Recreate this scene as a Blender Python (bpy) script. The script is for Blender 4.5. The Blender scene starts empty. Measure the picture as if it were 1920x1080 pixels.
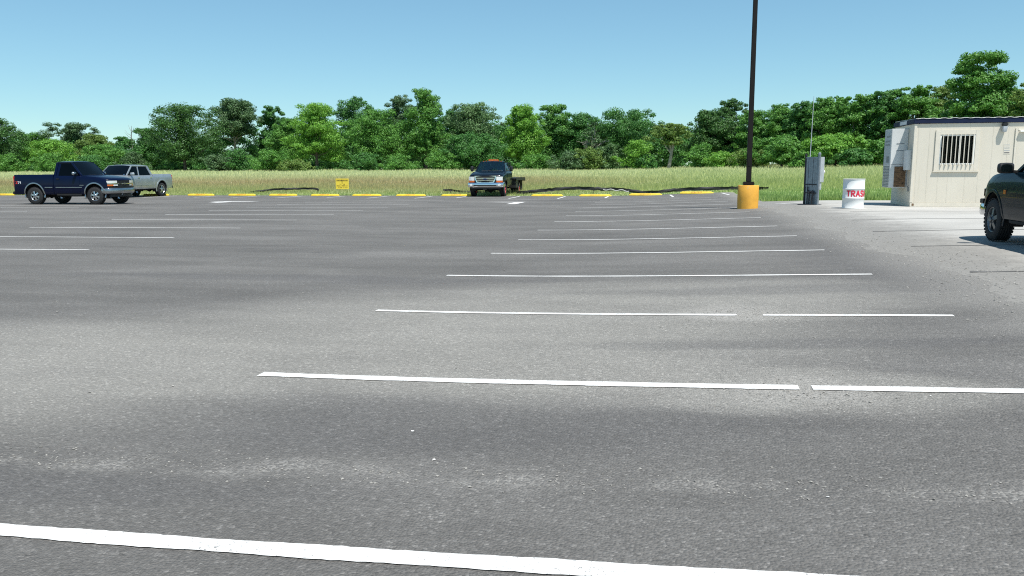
import bpy, bmesh, math, random
import numpy as np
from mathutils import Vector, Matrix

R = math.radians
sc = bpy.context.scene
COL = sc.collection
random.seed(7)

# ----------------------------------------------------------------------------
# ground heights (metres).  x runs across the lot, y into the lot, z up
# ----------------------------------------------------------------------------
def S(t):
    t = np.clip(t, 0, 1)
    return t * t * (3 - 2 * t)

def T(u, v):
    z = .28 * S((u + 4) / 11) - .07 * S((v - 25) / 20)
    return z + (.0125 + .0045 * S((u - 5) / 25)) * np.clip(v - 45, 0, 104)

EDGE_U, EDGE_V, PAD_V = 3.75, 45.9, 32.4

def G(u, v):
    z = float(T(np.float64(u), np.float64(v)))
    if v < EDGE_V and u < EDGE_U: return z
    if v < PAD_V and u >= EDGE_U: return z - .012
    return z - .03 * (1 - float(S(np.float64((v - 45) / 3))))

# ----------------------------------------------------------------------------
# materials
# ----------------------------------------------------------------------------
def nodes_of(name):
    m = bpy.data.materials.new(name)
    m.use_nodes = True
    nt = m.node_tree
    return m, nt, nt.nodes['Principled BSDF']

def N(nt, typ, **kw):
    n = nt.nodes.new(typ)
    for k, v in kw.items():
        if k.startswith('i_'):
            n.inputs[k[2:]].default_value = v
        else:
            setattr(n, k, v)
    return n

def ramp(nt, stops, fac=None):
    n = nt.nodes.new('ShaderNodeValToRGB')
    cr = n.color_ramp
    while len(cr.elements) < len(stops): cr.elements.new(.5)
    for e, (p, c) in zip(cr.elements, stops):
        e.position = p
        e.color = (c, c, c, 1) if isinstance(c, (int, float)) else (*c, 1)
    if fac is not None: nt.links.new(fac, n.inputs[0])
    return n

def mixc(nt, a, b, fac, mode='MIX'):
    n = nt.nodes.new('ShaderNodeMix')
    n.data_type = 'RGBA'; n.blend_type = mode
    def put(sock, v):
        if hasattr(v, 'links') or isinstance(v, bpy.types.NodeSocket): nt.links.new(v, sock)
        elif isinstance(v, (int, float)): sock.default_value = v
        else: sock.default_value = (*v, 1)
    put(n.inputs[0], fac)
    put(n.inputs[6], a); put(n.inputs[7], b)
    return n.outputs[2]

def mth(nt, op, a, b=None, c=None):
    n = nt.nodes.new('ShaderNodeMath'); n.operation = op
    for i, v in enumerate((a, b, c)):
        if v is None: continue
        if isinstance(v, (int, float)): n.inputs[i].default_value = v
        else: nt.links.new(v, n.inputs[i])
    return n.outputs[0]

def coords(nt, scale=(1, 1, 1)):
    tc = N(nt, 'ShaderNodeTexCoord')
    mp = N(nt, 'ShaderNodeMapping'); mp.inputs['Scale'].default_value = scale
    nt.links.new(tc.outputs['Object'], mp.inputs[0])
    return mp.outputs[0]

def noise(nt, vec, scale, detail=4, rough=.55, dist=0):
    n = N(nt, 'ShaderNodeTexNoise')
    n.inputs['Scale'].default_value = scale
    n.inputs['Detail'].default_value = detail
    n.inputs['Roughness'].default_value = rough
    n.inputs['Distortion'].default_value = dist
    nt.links.new(vec, n.inputs['Vector'])
    return n.outputs['Fac']

def bump(nt, bs, h, strength=.3, dist=.01):
    b = N(nt, 'ShaderNodeBump'); b.inputs['Strength'].default_value = strength
    b.inputs['Distance'].default_value = dist
    nt.links.new(h, b.inputs['Height']); nt.links.new(b.outputs[0], bs.inputs['Normal'])

def plain(name, col, rough=.5, metal=0, vary=.12, scale=6, coat=0, bumpy=0, spec=.5, chips=None):
    """one colour broken up by a little grime and roughness noise"""
    m, nt, bs = nodes_of(name)
    v = coords(nt)
    n = noise(nt, v, scale, 5)
    lo = tuple(c * (1 - vary) for c in col); hi = tuple(min(1, c * (1 + vary)) for c in col)
    r = ramp(nt, [(.3, lo), (.7, hi)], n)
    base = r.outputs[0]
    if chips:                                  # scuffs and chipped spots: (colour, threshold)
        cf = ramp(nt, [(chips[1], 0.0), (chips[1] + .03, 1.0)], noise(nt, coords(nt, (1, 1, .8)), 7.5, 8, .68)).outputs[0]
        base = mixc(nt, base, chips[0], mth(nt, 'MULTIPLY', cf, .8))
    nt.links.new(base, bs.inputs['Base Color'])
    bs.inputs['Roughness'].default_value = rough
    bs.inputs['Metallic'].default_value = metal
    bs.inputs['Coat Weight'].default_value = coat
    bs.inputs['Coat Roughness'].default_value = .06
    bs.inputs['Specular IOR Level'].default_value = spec
    if bumpy: bump(nt, bs, noise(nt, v, scale * 8, 4), bumpy, .004)
    return m

def glass(name, tint, refl=1.0):
    m, nt, bs = nodes_of(name)
    tr = N(nt, 'ShaderNodeBsdfTransparent'); tr.inputs[0].default_value = (*tint, 1)
    gl = N(nt, 'ShaderNodeBsdfGlossy'); gl.inputs['Roughness'].default_value = .03
    gl.inputs[0].default_value = (.95, .97, 1, 1)
    fr = N(nt, 'ShaderNodeFresnel'); fr.inputs[0].default_value = 1.5
    mx = N(nt, 'ShaderNodeMixShader')
    nt.links.new(mth(nt, 'MULTIPLY', fr.outputs[0], refl), mx.inputs[0])
    nt.links.new(tr.outputs[0], mx.inputs[1]); nt.links.new(gl.outputs[0], mx.inputs[2])
    nt.links.new(mx.outputs[0], nt.nodes['Material Output'].inputs[0])
    return m

def leaf(name, dark, light, trans=.3):
    m, nt, bs = nodes_of(name)
    geo = N(nt, 'ShaderNodeNewGeometry')
    v = coords(nt)
    n = noise(nt, v, .45, 3)
    f = mth(nt, 'ADD', mth(nt, 'MULTIPLY', geo.outputs['Random Per Island'], .6), mth(nt, 'MULTIPLY', n, .55))
    r = ramp(nt, [(.2, dark), (.9, light)], f)
    nt.links.new(r.outputs[0], bs.inputs['Base Color'])
    bs.inputs['Roughness'].default_value = .55
    bs.inputs['Specular IOR Level'].default_value = .35
    tl = N(nt, 'ShaderNodeBsdfTranslucent')
    hsv = N(nt, 'ShaderNodeHueSaturation'); hsv.inputs['Value'].default_value = 1.3
    hsv.inputs['Hue'].default_value = .49
    nt.links.new(r.outputs[0], hsv.inputs['Color']); nt.links.new(hsv.outputs[0], tl.inputs[0])
    mx = N(nt, 'ShaderNodeMixShader'); mx.inputs[0].default_value = trans
    nt.links.new(bs.outputs[0], mx.inputs[1]); nt.links.new(tl.outputs[0], mx.inputs[2])
    nt.links.new(mx.outputs[0], nt.nodes['Material Output'].inputs[0])
    return m

def paint(name, col, metal=.25, rough=.32, dirt=.0, dirtcol=(.16, .15, .13), coat=.35, spec=.25):
    m, nt, bs = nodes_of(name)
    v = coords(nt)
    n = noise(nt, v, 3, 6)
    base = ramp(nt, [(.3, tuple(c * .9 for c in col)), (.7, tuple(c * 1.1 for c in col))], n).outputs[0]
    if dirt:                                   # road dust thrown up along the lower sides
        tc = N(nt, 'ShaderNodeTexCoord'); sp = N(nt, 'ShaderNodeSeparateXYZ')
        nt.links.new(tc.outputs['Object'], sp.inputs[0])
        low = mth(nt, 'SUBTRACT', 1.0, mth(nt, 'DIVIDE', sp.outputs[2], .95))
        low = mth(nt, 'MAXIMUM', low, 0.0)
        f = mth(nt, 'MULTIPLY', mth(nt, 'MULTIPLY', low, noise(nt, v, 5, 6)), dirt)
        base = mixc(nt, base, dirtcol, f)
    nt.links.new(base, bs.inputs['Base Color'])
    bs.inputs['Metallic'].default_value = metal
    bs.inputs['Roughness'].default_value = rough
    bs.inputs['Coat Weight'].default_value = coat; bs.inputs['Specular IOR Level'].default_value = spec
    bs.inputs['Coat Roughness'].default_value = .05
    return m

def ellipse_mask(nt, uu, vv, cu, cv, ru, rv, soft=1.0):
    a = mth(nt, 'DIVIDE', mth(nt, 'SUBTRACT', uu, cu), ru)
    b = mth(nt, 'DIVIDE', mth(nt, 'SUBTRACT', vv, cv), rv)
    d = mth(nt, 'ADD', mth(nt, 'MULTIPLY', a, a), mth(nt, 'MULTIPLY', b, b))
    n = N(nt, 'ShaderNodeMapRange'); n.interpolation_type = 'SMOOTHSTEP'
    n.inputs['From Min'].default_value = 1.0 + soft; n.inputs['From Max'].default_value = .15
    nt.links.new(d, n.inputs['Value'])
    return n.outputs[0]

def asphalt_mat():
    m, nt, bs = nodes_of('asphalt')
    v = coords(nt)
    wob = noise(nt, coords(nt, (.5, 1.1, 1)), .9, 4)
    sp = N(nt, 'ShaderNodeSeparateXYZ'); nt.links.new(v, sp.inputs[0])
    wv = mth(nt, 'MULTIPLY', mth(nt, 'SUBTRACT', wob, .5), 1.6)
    uu = mth(nt, 'ADD', sp.outputs[0], wv)
    vv = mth(nt, 'ADD', sp.outputs[1], mth(nt, 'MULTIPLY', wv, .55))
    big = noise(nt, coords(nt, (.16, .5, 1)), 1.0, 5, .6)
    base = ramp(nt, [(.28, (.112, .1075, .1015)), (.5, (.138, .1325, .125)), (.72, (.166, .1595, .151))], big).outputs[0]
    # streaks left by the paver, running across the stalls
    st = noise(nt, coords(nt, (.22, 2.0, 1)), 1.0, 6, .7, .6)
    base = mixc(nt, base, ramp(nt, [(.35, .86), (.65, 1.12)], st).outputs[0], .55, 'MULTIPLY')
    cloud = noise(nt, coords(nt, (.35, .6, 1)), 1.0, 6, .6, .4)
    base = mixc(nt, base, ramp(nt, [(.3, .82), (.7, 1.18)], cloud).outputs[0], .8, 'MULTIPLY')
    # pale soft-edged patches
    pale_patch = None
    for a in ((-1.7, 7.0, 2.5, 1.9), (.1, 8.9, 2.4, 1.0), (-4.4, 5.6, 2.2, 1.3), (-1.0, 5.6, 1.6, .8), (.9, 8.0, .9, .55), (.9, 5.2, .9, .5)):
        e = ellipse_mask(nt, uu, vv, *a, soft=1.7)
        pale_patch = e if pale_patch is None else mth(nt, 'MAXIMUM', pale_patch, e)
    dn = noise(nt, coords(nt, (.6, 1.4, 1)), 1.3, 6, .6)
    pale_patch = mth(nt, 'MULTIPLY', pale_patch, ramp(nt, [(.2, .62), (.65, 1.0)], dn).outputs[0])
    base = mixc(nt, base, (.338, .325, .295), mth(nt, 'MULTIPLY', pale_patch, .58))
    # darker oily bands
    dark = None
    for a in ((-5.2, 10.35, 3.0, .26), (1.3, 6.5, 1.3, .16), (-1.3, 4.35, 1.5, .42), (-3.6, 3.2, 1.6, .16), (2.0, 9.3, 2.6, .3), (3.2, 12.5, .9, 3.2)):
        e = ellipse_mask(nt, uu, vv, *a, soft=2.0)
        dark = e if dark is None else mth(nt, 'MAXIMUM', dark, e)
    base = mixc(nt, base, (.098, .095, .095), mth(nt, 'MULTIPLY', dark, .42))
    # seam of raised light stone across the lot, near the first stall
    seam = mth(nt, 'ABSOLUTE', mth(nt, 'SUBTRACT', vv, 3.52))
    sm = N(nt, 'ShaderNodeMapRange'); sm.interpolation_type = 'SMOOTHSTEP'
    sm.inputs['From Min'].default_value = .17; sm.inputs['From Max'].default_value = .0
    nt.links.new(seam, sm.inputs['Value'])
    sn = ramp(nt, [(.42, 0.0), (.66, 1.0)], noise(nt, v, 2.3, 6, .65)).outputs[0]
    seam = mth(nt, 'MULTIPLY', sm.outputs[0], sn)
    # stones
    vo = N(nt, 'ShaderNodeTexVoronoi'); vo.inputs['Scale'].default_value = 72
    nt.links.new(v, vo.inputs['Vector'])
    hs = N(nt, 'ShaderNodeSeparateColor'); nt.links.new(vo.outputs['Color'], hs.inputs[0])
    fine = noise(nt, v, 120, 6, .9)
    mid = noise(nt, v, 26, 4, .7)
    grit_c = noise(nt, v, 48, 5, .8)
    spk = ramp(nt, [(.0, .66), (.12, .84), (.62, 1.0), (.86, 1.1), (.965, 1.6), (1.0, 2.0)], hs.outputs[0]).outputs[0]
    base = mixc(nt, base, spk, .55, 'MULTIPLY')
    base = mixc(nt, base, ramp(nt, [(.28, .45), (.42, .92), (.55, 1.05), (.74, 1.5)], fine).outputs[0], .85, 'MULTIPLY')
    base = mixc(nt, base, ramp(nt, [(.3, .84), (.7, 1.14)], mid).outputs[0], .8, 'MULTIPLY')
    base = mixc(nt, base, ramp(nt, [(.30, .50), (.42, .90), (.58, 1.06), (.70, 1.45)], grit_c).outputs[0], .8, 'MULTIPLY')
    bright = ramp(nt, [(.55, 0.0), (.72, 1.0)], hs.outputs[1]).outputs[0]
    base = mixc(nt, base, (.44, .425, .395), mth(nt, 'MULTIPLY', mth(nt, 'MULTIPLY', seam, bright), .45))
    base = mixc(nt, base, (.25, .24, .225), mth(nt, 'MULTIPLY', seam, .22))
    # grit and silt washed out along the ragged right border and over two worn spots
    gr = noise(nt, v, 34, 5, .8)
    bd = N(nt, 'ShaderNodeMapRange'); bd.inputs['From Min'].default_value = 2.6; bd.inputs['From Max'].default_value = 3.9
    nt.links.new(mth(nt, 'ADD', sp.outputs[0], mth(nt, 'MULTIPLY', wv, .7)), bd.inputs['Value'])
    sp1 = ellipse_mask(nt, uu, vv, .84, 7.9, .5, .45); sp2 = ellipse_mask(nt, uu, vv, .9, 5.1, .35, .35)
    grit = mth(nt, 'MAXIMUM', mth(nt, 'MULTIPLY', bd.outputs[0], .8), mth(nt, 'MAXIMUM', sp1, sp2))
    gsel = ramp(nt, [(.42, 0.0), (.6, 1.0)], gr).outputs[0]
    base = mixc(nt, base, (.36, .345, .32), mth(nt, 'MULTIPLY', mth(nt, 'MULTIPLY', grit, gsel), .7))
    gdk = ramp(nt, [(.30, 1.0), (.44, 0.0)], gr).outputs[0]
    base = mixc(nt, base, (.10, .097, .092), mth(nt, 'MULTIPLY', mth(nt, 'MULTIPLY', grit, gdk), .55))
    edge = N(nt, 'ShaderNodeMapRange'); edge.interpolation_type = 'SMOOTHSTEP'
    edge.inputs['From Min'].default_value = 2.4; edge.inputs['From Max'].default_value = 3.85
    nt.links.new(mth(nt, 'ADD', sp.outputs[0], mth(nt, 'MULTIPLY', mth(nt, 'SUBTRACT', gr, .5), 1.5)), edge.inputs['Value'])
    base = mixc(nt, base, (.262, .252, .232), mth(nt, 'MULTIPLY', edge.outputs[0], .55))
    # odd oil spots
    ov = N(nt, 'ShaderNodeTexVoronoi'); ov.inputs['Scale'].default_value = .55; nt.links.new(v, ov.inputs['Vector'])
    os_ = ramp(nt, [(.02, 1.0), (.09, 0.0)], mth(nt, 'ADD', ov.outputs['Distance'], mth(nt, 'MULTIPLY', mth(nt, 'SUBTRACT', mid, .5), .12))).outputs[0]
    base = mixc(nt, base, (.07, .068, .068), mth(nt, 'MULTIPLY', os_, .4))
    nt.links.new(base, bs.inputs['Base Color'])
    bs.inputs['Roughness'].default_value = .86
    bs.inputs['Specular IOR Level'].default_value = .3
    grain = noise(nt, v, 62, 6, .85)
    h = mth(nt, 'ADD', mth(nt, 'MULTIPLY', vo.outputs['Distance'], -4.0), mth(nt, 'ADD', mth(nt, 'MULTIPLY', grain, 2.2), mid))
    bump(nt, bs, h, .6, .006)
    return m

def line_mat():
    m, nt, bs = nodes_of('white_line_paint')
    v = coords(nt)
    fine = noise(nt, v, 95, 4, .75); big = noise(nt, v, 2.2, 4)
    f = mth(nt, 'ADD', mth(nt, 'MULTIPLY', fine, .75), mth(nt, 'MULTIPLY', big, .3))
    worn = ramp(nt, [(.40, 1.0), (.47, 0.0)], f).outputs[0]
    white = ramp(nt, [(.3, (.56, .555, .535)), (.7, (.69, .685, .665))], noise(nt, v, 18, 4)).outputs[0]
    nt.links.new(mixc(nt, white, (.13, .13, .13), worn), bs.inputs['Base Color'])
    bs.inputs['Roughness'].default_value = .75
    bump(nt, bs, noise(nt, v, 110, 3), .35, .004)
    return m

def concrete_mat():
    m, nt, bs = nodes_of('concrete')
    v = coords(nt)
    big = noise(nt, coords(nt, (.5, .8, 1)), .7, 6, .6)
    base = ramp(nt, [(.3, (.33, .32, .295)), (.55, (.395, .383, .355)), (.75, (.45, .438, .41))], big).outputs[0]
    base = mixc(nt, base, ramp(nt, [(.35, .82), (.65, 1.1)], noise(nt, v, 38, 5, .75)).outputs[0], .8, 'MULTIPLY')
    sp = N(nt, 'ShaderNodeSeparateXYZ'); nt.links.new(v, sp.inputs[0])
    w = mth(nt, 'MULTIPLY', mth(nt, 'SUBTRACT', noise(nt, v, 1.3, 7, .75), .5), 3.0)
    dm = N(nt, 'ShaderNodeMapRange'); dm.interpolation_type = 'SMOOTHSTEP'
    dm.inputs['From Min'].default_value = 6.0; dm.inputs['From Max'].default_value = 4.2
    nt.links.new(mth(nt, 'ADD', sp.outputs[0], w), dm.inputs['Value'])
    base = mixc(nt, base, (.198, .190, .175), mth(nt, 'MULTIPLY', dm.outputs[0], .94))
    grn = ramp(nt, [(.40, 1.0), (.47, 0.0)], noise(nt, v, 21, 5, .8)).outputs[0]
    base = mixc(nt, base, (.12, .115, .105), mth(nt, 'MULTIPLY', mth(nt, 'MULTIPLY', dm.outputs[0], grn), .7))
    st = ramp(nt, [(.60, 0.0), (.72, 1.0)], noise(nt, coords(nt, (.35, 1.2, 1)), 1.2, 5, .6)).outputs[0]
    base = mixc(nt, base, (.27, .26, .24), mth(nt, 'MULTIPLY', st, .45))
    nt.links.new(base, bs.inputs['Base Color'])
    bs.inputs['Roughness'].default_value = .9
    bump(nt, bs, noise(nt, v, 60, 5, .7), .4, .004)
    return m

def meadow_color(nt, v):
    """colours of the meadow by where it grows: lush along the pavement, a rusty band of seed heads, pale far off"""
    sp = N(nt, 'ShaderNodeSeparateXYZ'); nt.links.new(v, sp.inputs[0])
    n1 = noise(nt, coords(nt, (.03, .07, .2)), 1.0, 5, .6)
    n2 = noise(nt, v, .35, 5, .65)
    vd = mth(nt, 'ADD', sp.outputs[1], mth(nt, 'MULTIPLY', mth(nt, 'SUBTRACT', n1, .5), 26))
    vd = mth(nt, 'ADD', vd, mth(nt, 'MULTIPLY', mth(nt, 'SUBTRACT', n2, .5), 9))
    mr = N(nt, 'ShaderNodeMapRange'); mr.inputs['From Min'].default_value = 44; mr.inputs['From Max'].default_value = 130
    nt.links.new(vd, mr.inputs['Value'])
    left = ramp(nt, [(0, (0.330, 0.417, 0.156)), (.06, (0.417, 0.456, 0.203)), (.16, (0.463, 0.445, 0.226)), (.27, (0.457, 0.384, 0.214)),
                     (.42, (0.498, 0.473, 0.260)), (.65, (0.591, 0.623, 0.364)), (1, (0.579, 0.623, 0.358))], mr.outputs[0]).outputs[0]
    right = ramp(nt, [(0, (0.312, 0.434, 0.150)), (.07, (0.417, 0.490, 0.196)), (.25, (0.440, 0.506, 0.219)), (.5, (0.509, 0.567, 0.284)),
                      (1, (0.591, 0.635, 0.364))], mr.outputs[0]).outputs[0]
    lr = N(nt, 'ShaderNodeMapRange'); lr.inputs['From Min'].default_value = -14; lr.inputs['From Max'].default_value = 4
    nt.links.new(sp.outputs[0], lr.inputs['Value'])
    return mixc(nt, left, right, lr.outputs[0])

def terrain_mat():
    m, nt, bs = nodes_of('meadow_soil')
    v = coords(nt)
    c = meadow_color(nt, v)
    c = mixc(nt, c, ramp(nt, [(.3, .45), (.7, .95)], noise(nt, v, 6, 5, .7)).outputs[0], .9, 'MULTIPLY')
    nt.links.new(c, bs.inputs['Base Color']); bs.inputs['Roughness'].default_value = .95
    bump(nt, bs, noise(nt, v, 9, 4), .8, .1)
    return m

def blade_mat():
    m, nt, bs = nodes_of('meadow_blades')
    v = coords(nt)
    geo = N(nt, 'ShaderNodeNewGeometry')
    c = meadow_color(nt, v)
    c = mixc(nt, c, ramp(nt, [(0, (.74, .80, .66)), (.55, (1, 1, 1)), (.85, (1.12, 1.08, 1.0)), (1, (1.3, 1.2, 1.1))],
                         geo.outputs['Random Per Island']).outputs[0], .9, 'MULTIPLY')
    nt.links.new(c, bs.inputs['Base Color']); bs.inputs['Roughness'].default_value = .6
    bs.inputs['Specular IOR Level'].default_value = .25
    tl = N(nt, 'ShaderNodeBsdfTranslucent'); nt.links.new(c, tl.inputs[0])
    mx = N(nt, 'ShaderNodeMixShader'); mx.inputs[0].default_value = .5
    nt.links.new(bs.outputs[0], mx.inputs[1]); nt.links.new(tl.outputs[0], mx.inputs[2])
    nt.links.new(mx.outputs[0], nt.nodes['Material Output'].inputs[0])
    return m

def siding_mat():
    m, nt, bs = nodes_of('cream_siding')
    v = coords(nt)
    c = ramp(nt, [(.3, (.605, .555, .46)), (.7, (.655, .605, .51))], noise(nt, coords(nt, (1, 1, .35)), 1.4, 6, .6)).outputs[0]
    st = ramp(nt, [(.58, 0.0), (.75, 1.0)], noise(nt, coords(nt, (5, 5, .25)), 1.5, 5, .6)).outputs[0]
    c = mixc(nt, c, (.50, .46, .36), mth(nt, 'MULTIPLY', st, .35))
    nt.links.new(c, bs.inputs['Base Color']); bs.inputs['Roughness'].default_value = .5
    return m

M = dict(
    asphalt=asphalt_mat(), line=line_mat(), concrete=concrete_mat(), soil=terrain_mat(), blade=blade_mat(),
    joint=plain('joint_sealant', (.10, .098, .095), .9, vary=.3, scale=9),
    gravel=plain('loose_gravel', (.25, .24, .22), .9, vary=.5, scale=25),
    siding=siding_mat(),
    trim_cream=plain('cream_trim', (.65, .60, .505), .45, vary=.05),
    sill_grey=plain('shadow_gap_grey', (.30, .29, .25), .7),
    navy_trim=plain('navy_trim', (.008, .015, .045), .6, vary=.25, scale=3, spec=.2),
    roof_white=plain('white_roof_sheet', (.78, .78, .74), .45, vary=.06),
    hvac=plain('hvac_white', (.60, .61, .60), .45, vary=.06, scale=3),
    hvac_grey=plain('hvac_grille_grey', (.20, .215, .23), .5, vary=.1),
    hvac_mid=plain('hvac_panel_grey', (.42, .45, .48), .5, vary=.08),
    rust=plain('rusty_louvre', (.16, .095, .05), .8, vary=.5, scale=12),
    black=plain('black_trim', (.012, .012, .013), .5, vary=.2),
    rubber=plain('tyre_rubber', (.018, .018, .019), .82, vary=.25, scale=12, bumpy=.2),
    under=plain('chassis_black', (.012, .011, .011), .8, vary=.3),
    interior=plain('cab_interior', (.028, .028, .032), .8, vary=.2),
    seat_grey=plain('seat_cloth', (.10, .10, .11), .9, vary=.2),
    chrome=plain('chrome', (.78, .79, .80), .12, 1.0, vary=.05),
    dullchrome=plain('dull_chrome', (.40, .41, .42), .30, 1.0, vary=.12),
    alloy=plain('alloy', (.62, .63, .65), .28, 1.0, vary=.1, scale=10),
    lens=plain('clear_lens', (.80, .81, .80), .12, .15, vary=.06, coat=1),
    amber=plain('amber_lens', (.62, .12, .015), .2, vary=.1, coat=1),
    red=plain('red_lens', (.50, .012, .012), .2, vary=.15, coat=1),
    redpaint=plain('red_hub_paint', (.42, .05, .05), .5, vary=.2),
    decal_red=plain('red_decal', (.60, .03, .025), .5), decal_white=plain('white_decal', (.78, .78, .78), .5),
    paper=plain('pale_paper', (.72, .70, .50), .8), blue_oval=plain('blue_emblem', (.012, .022, .07), .4),
    gold=plain('gold_emblem', (.42, .40, .36), .3, .9),
    navy=paint('navy_paint', (.0010, .0040, .022), .0, .35, .02, coat=.28, spec=.10),
    silver=paint('silver_paint', (.40, .43, .45), .65, .36, .15, (.30, .28, .25)),
    darkblue=paint('blue_black_paint', (.0025, .006, .012), .0, .35, .03, coat=.35, spec=.12),
    teal=paint('dark_teal_paint', (.0012, .0105, .018), .0, .3, .08, (.06, .062, .065), coat=.30, spec=.06),
    glass_dark=glass('dark_tinted_glass', (.030, .04, .05), .42),
    glass_blue=glass('blue_tinted_glass', (.42, .54, .54), .5),
    glass_shield=glass('windshield_glass', (.05, .07, .085), .75),
    alloy_grey=plain('grey_alloy', (.20, .205, .21), .4, .8, vary=.1, scale=10),
    window=glass('window_glass', (.08, .09, .12), .35),
    stopyellow=plain('yellow_block_paint', (.82, .57, .045), .6, vary=.15, scale=5, bumpy=.2, chips=((.42, .38, .28), .66)),
    stencil=plain('stencil_red', (.42, .11, .02), .7),
    baseyellow=plain('yellow_base_paint', (.74, .37, .045), .65, vary=.16, scale=3, bumpy=.2, chips=((.45, .36, .22), .64)),
    bronze=plain('dark_bronze', (.012, .010, .009), .55, vary=.25, scale=2, spec=.2),
    signyellow=plain('yellow_sign_sheet', (.80, .60, .06), .5, vary=.05),
    signtext=plain('dark_sign_lettering', (.10, .07, .01), .7),
    signolive=plain('olive_sign_band', (.40, .30, .03), .7),
    stake=plain('pale_green_stake', (.52, .56, .28), .6),
    galv=plain('galvanised_grey', (.26, .30, .33), .45, .5, vary=.2, scale=9),
    galv_light=plain('enclosure_grey', (.45, .49, .51), .5, .2, vary=.12, scale=6),
    dpost=plain('dark_post', (.02, .022, .026), .6, vary=.3),
    drum=plain('white_drum_paint', (.72, .725, .71), .42, vary=.07, scale=3, bumpy=.1, chips=((.42, .34, .27), .675)),
    drumtext=plain('red_brushed_paint', (.62, .02, .055), .6, vary=.2, scale=20),
    fabric=plain('black_silt_fabric', (.016, .016, .018), .75, vary=.35, scale=7),
    fabric_pale=plain('faded_silt_fabric', (.33, .33, .33), .8, vary=.25, scale=5),
    wood=plain('weathered_stake', (.20, .16, .11), .85, vary=.25),
    bark=plain('grey_bark', (.10, .085, .07), .9, vary=.35, scale=3, bumpy=.5),
    bark_pale=plain('pale_bark', (.34, .32, .28), .85, vary=.3, scale=3, bumpy=.4),
    twig=plain('dead_twigs', (.20, .18, .16), .9, vary=.25, scale=2),
)
LEAF = {
    'oak':    leaf('leaf_dark_oak', (0.029, 0.087, 0.023), (0.071, 0.173, 0.033), .22),
    'deep':   leaf('leaf_deep_green', (0.035, 0.122, 0.031), (0.083, 0.227, 0.044), .25),
    'mid':    leaf('leaf_mid_green', (0.056, 0.174, 0.031), (0.130, 0.302, 0.049), .28),
    'bright': leaf('leaf_bright_green', (0.084, 0.239, 0.031), (0.205, 0.410, 0.057), .32),
    'olive':  leaf('leaf_olive', (0.078, 0.160, 0.032), (0.174, 0.267, 0.057), .28),
    'grey':   leaf('leaf_grey_green', (.040, .095, .036), (.110, .200, .075), .22),
    'pale':   leaf('leaf_pale_tips', (.040, .100, .034), (.150, .265, .095), .25),
}

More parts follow.
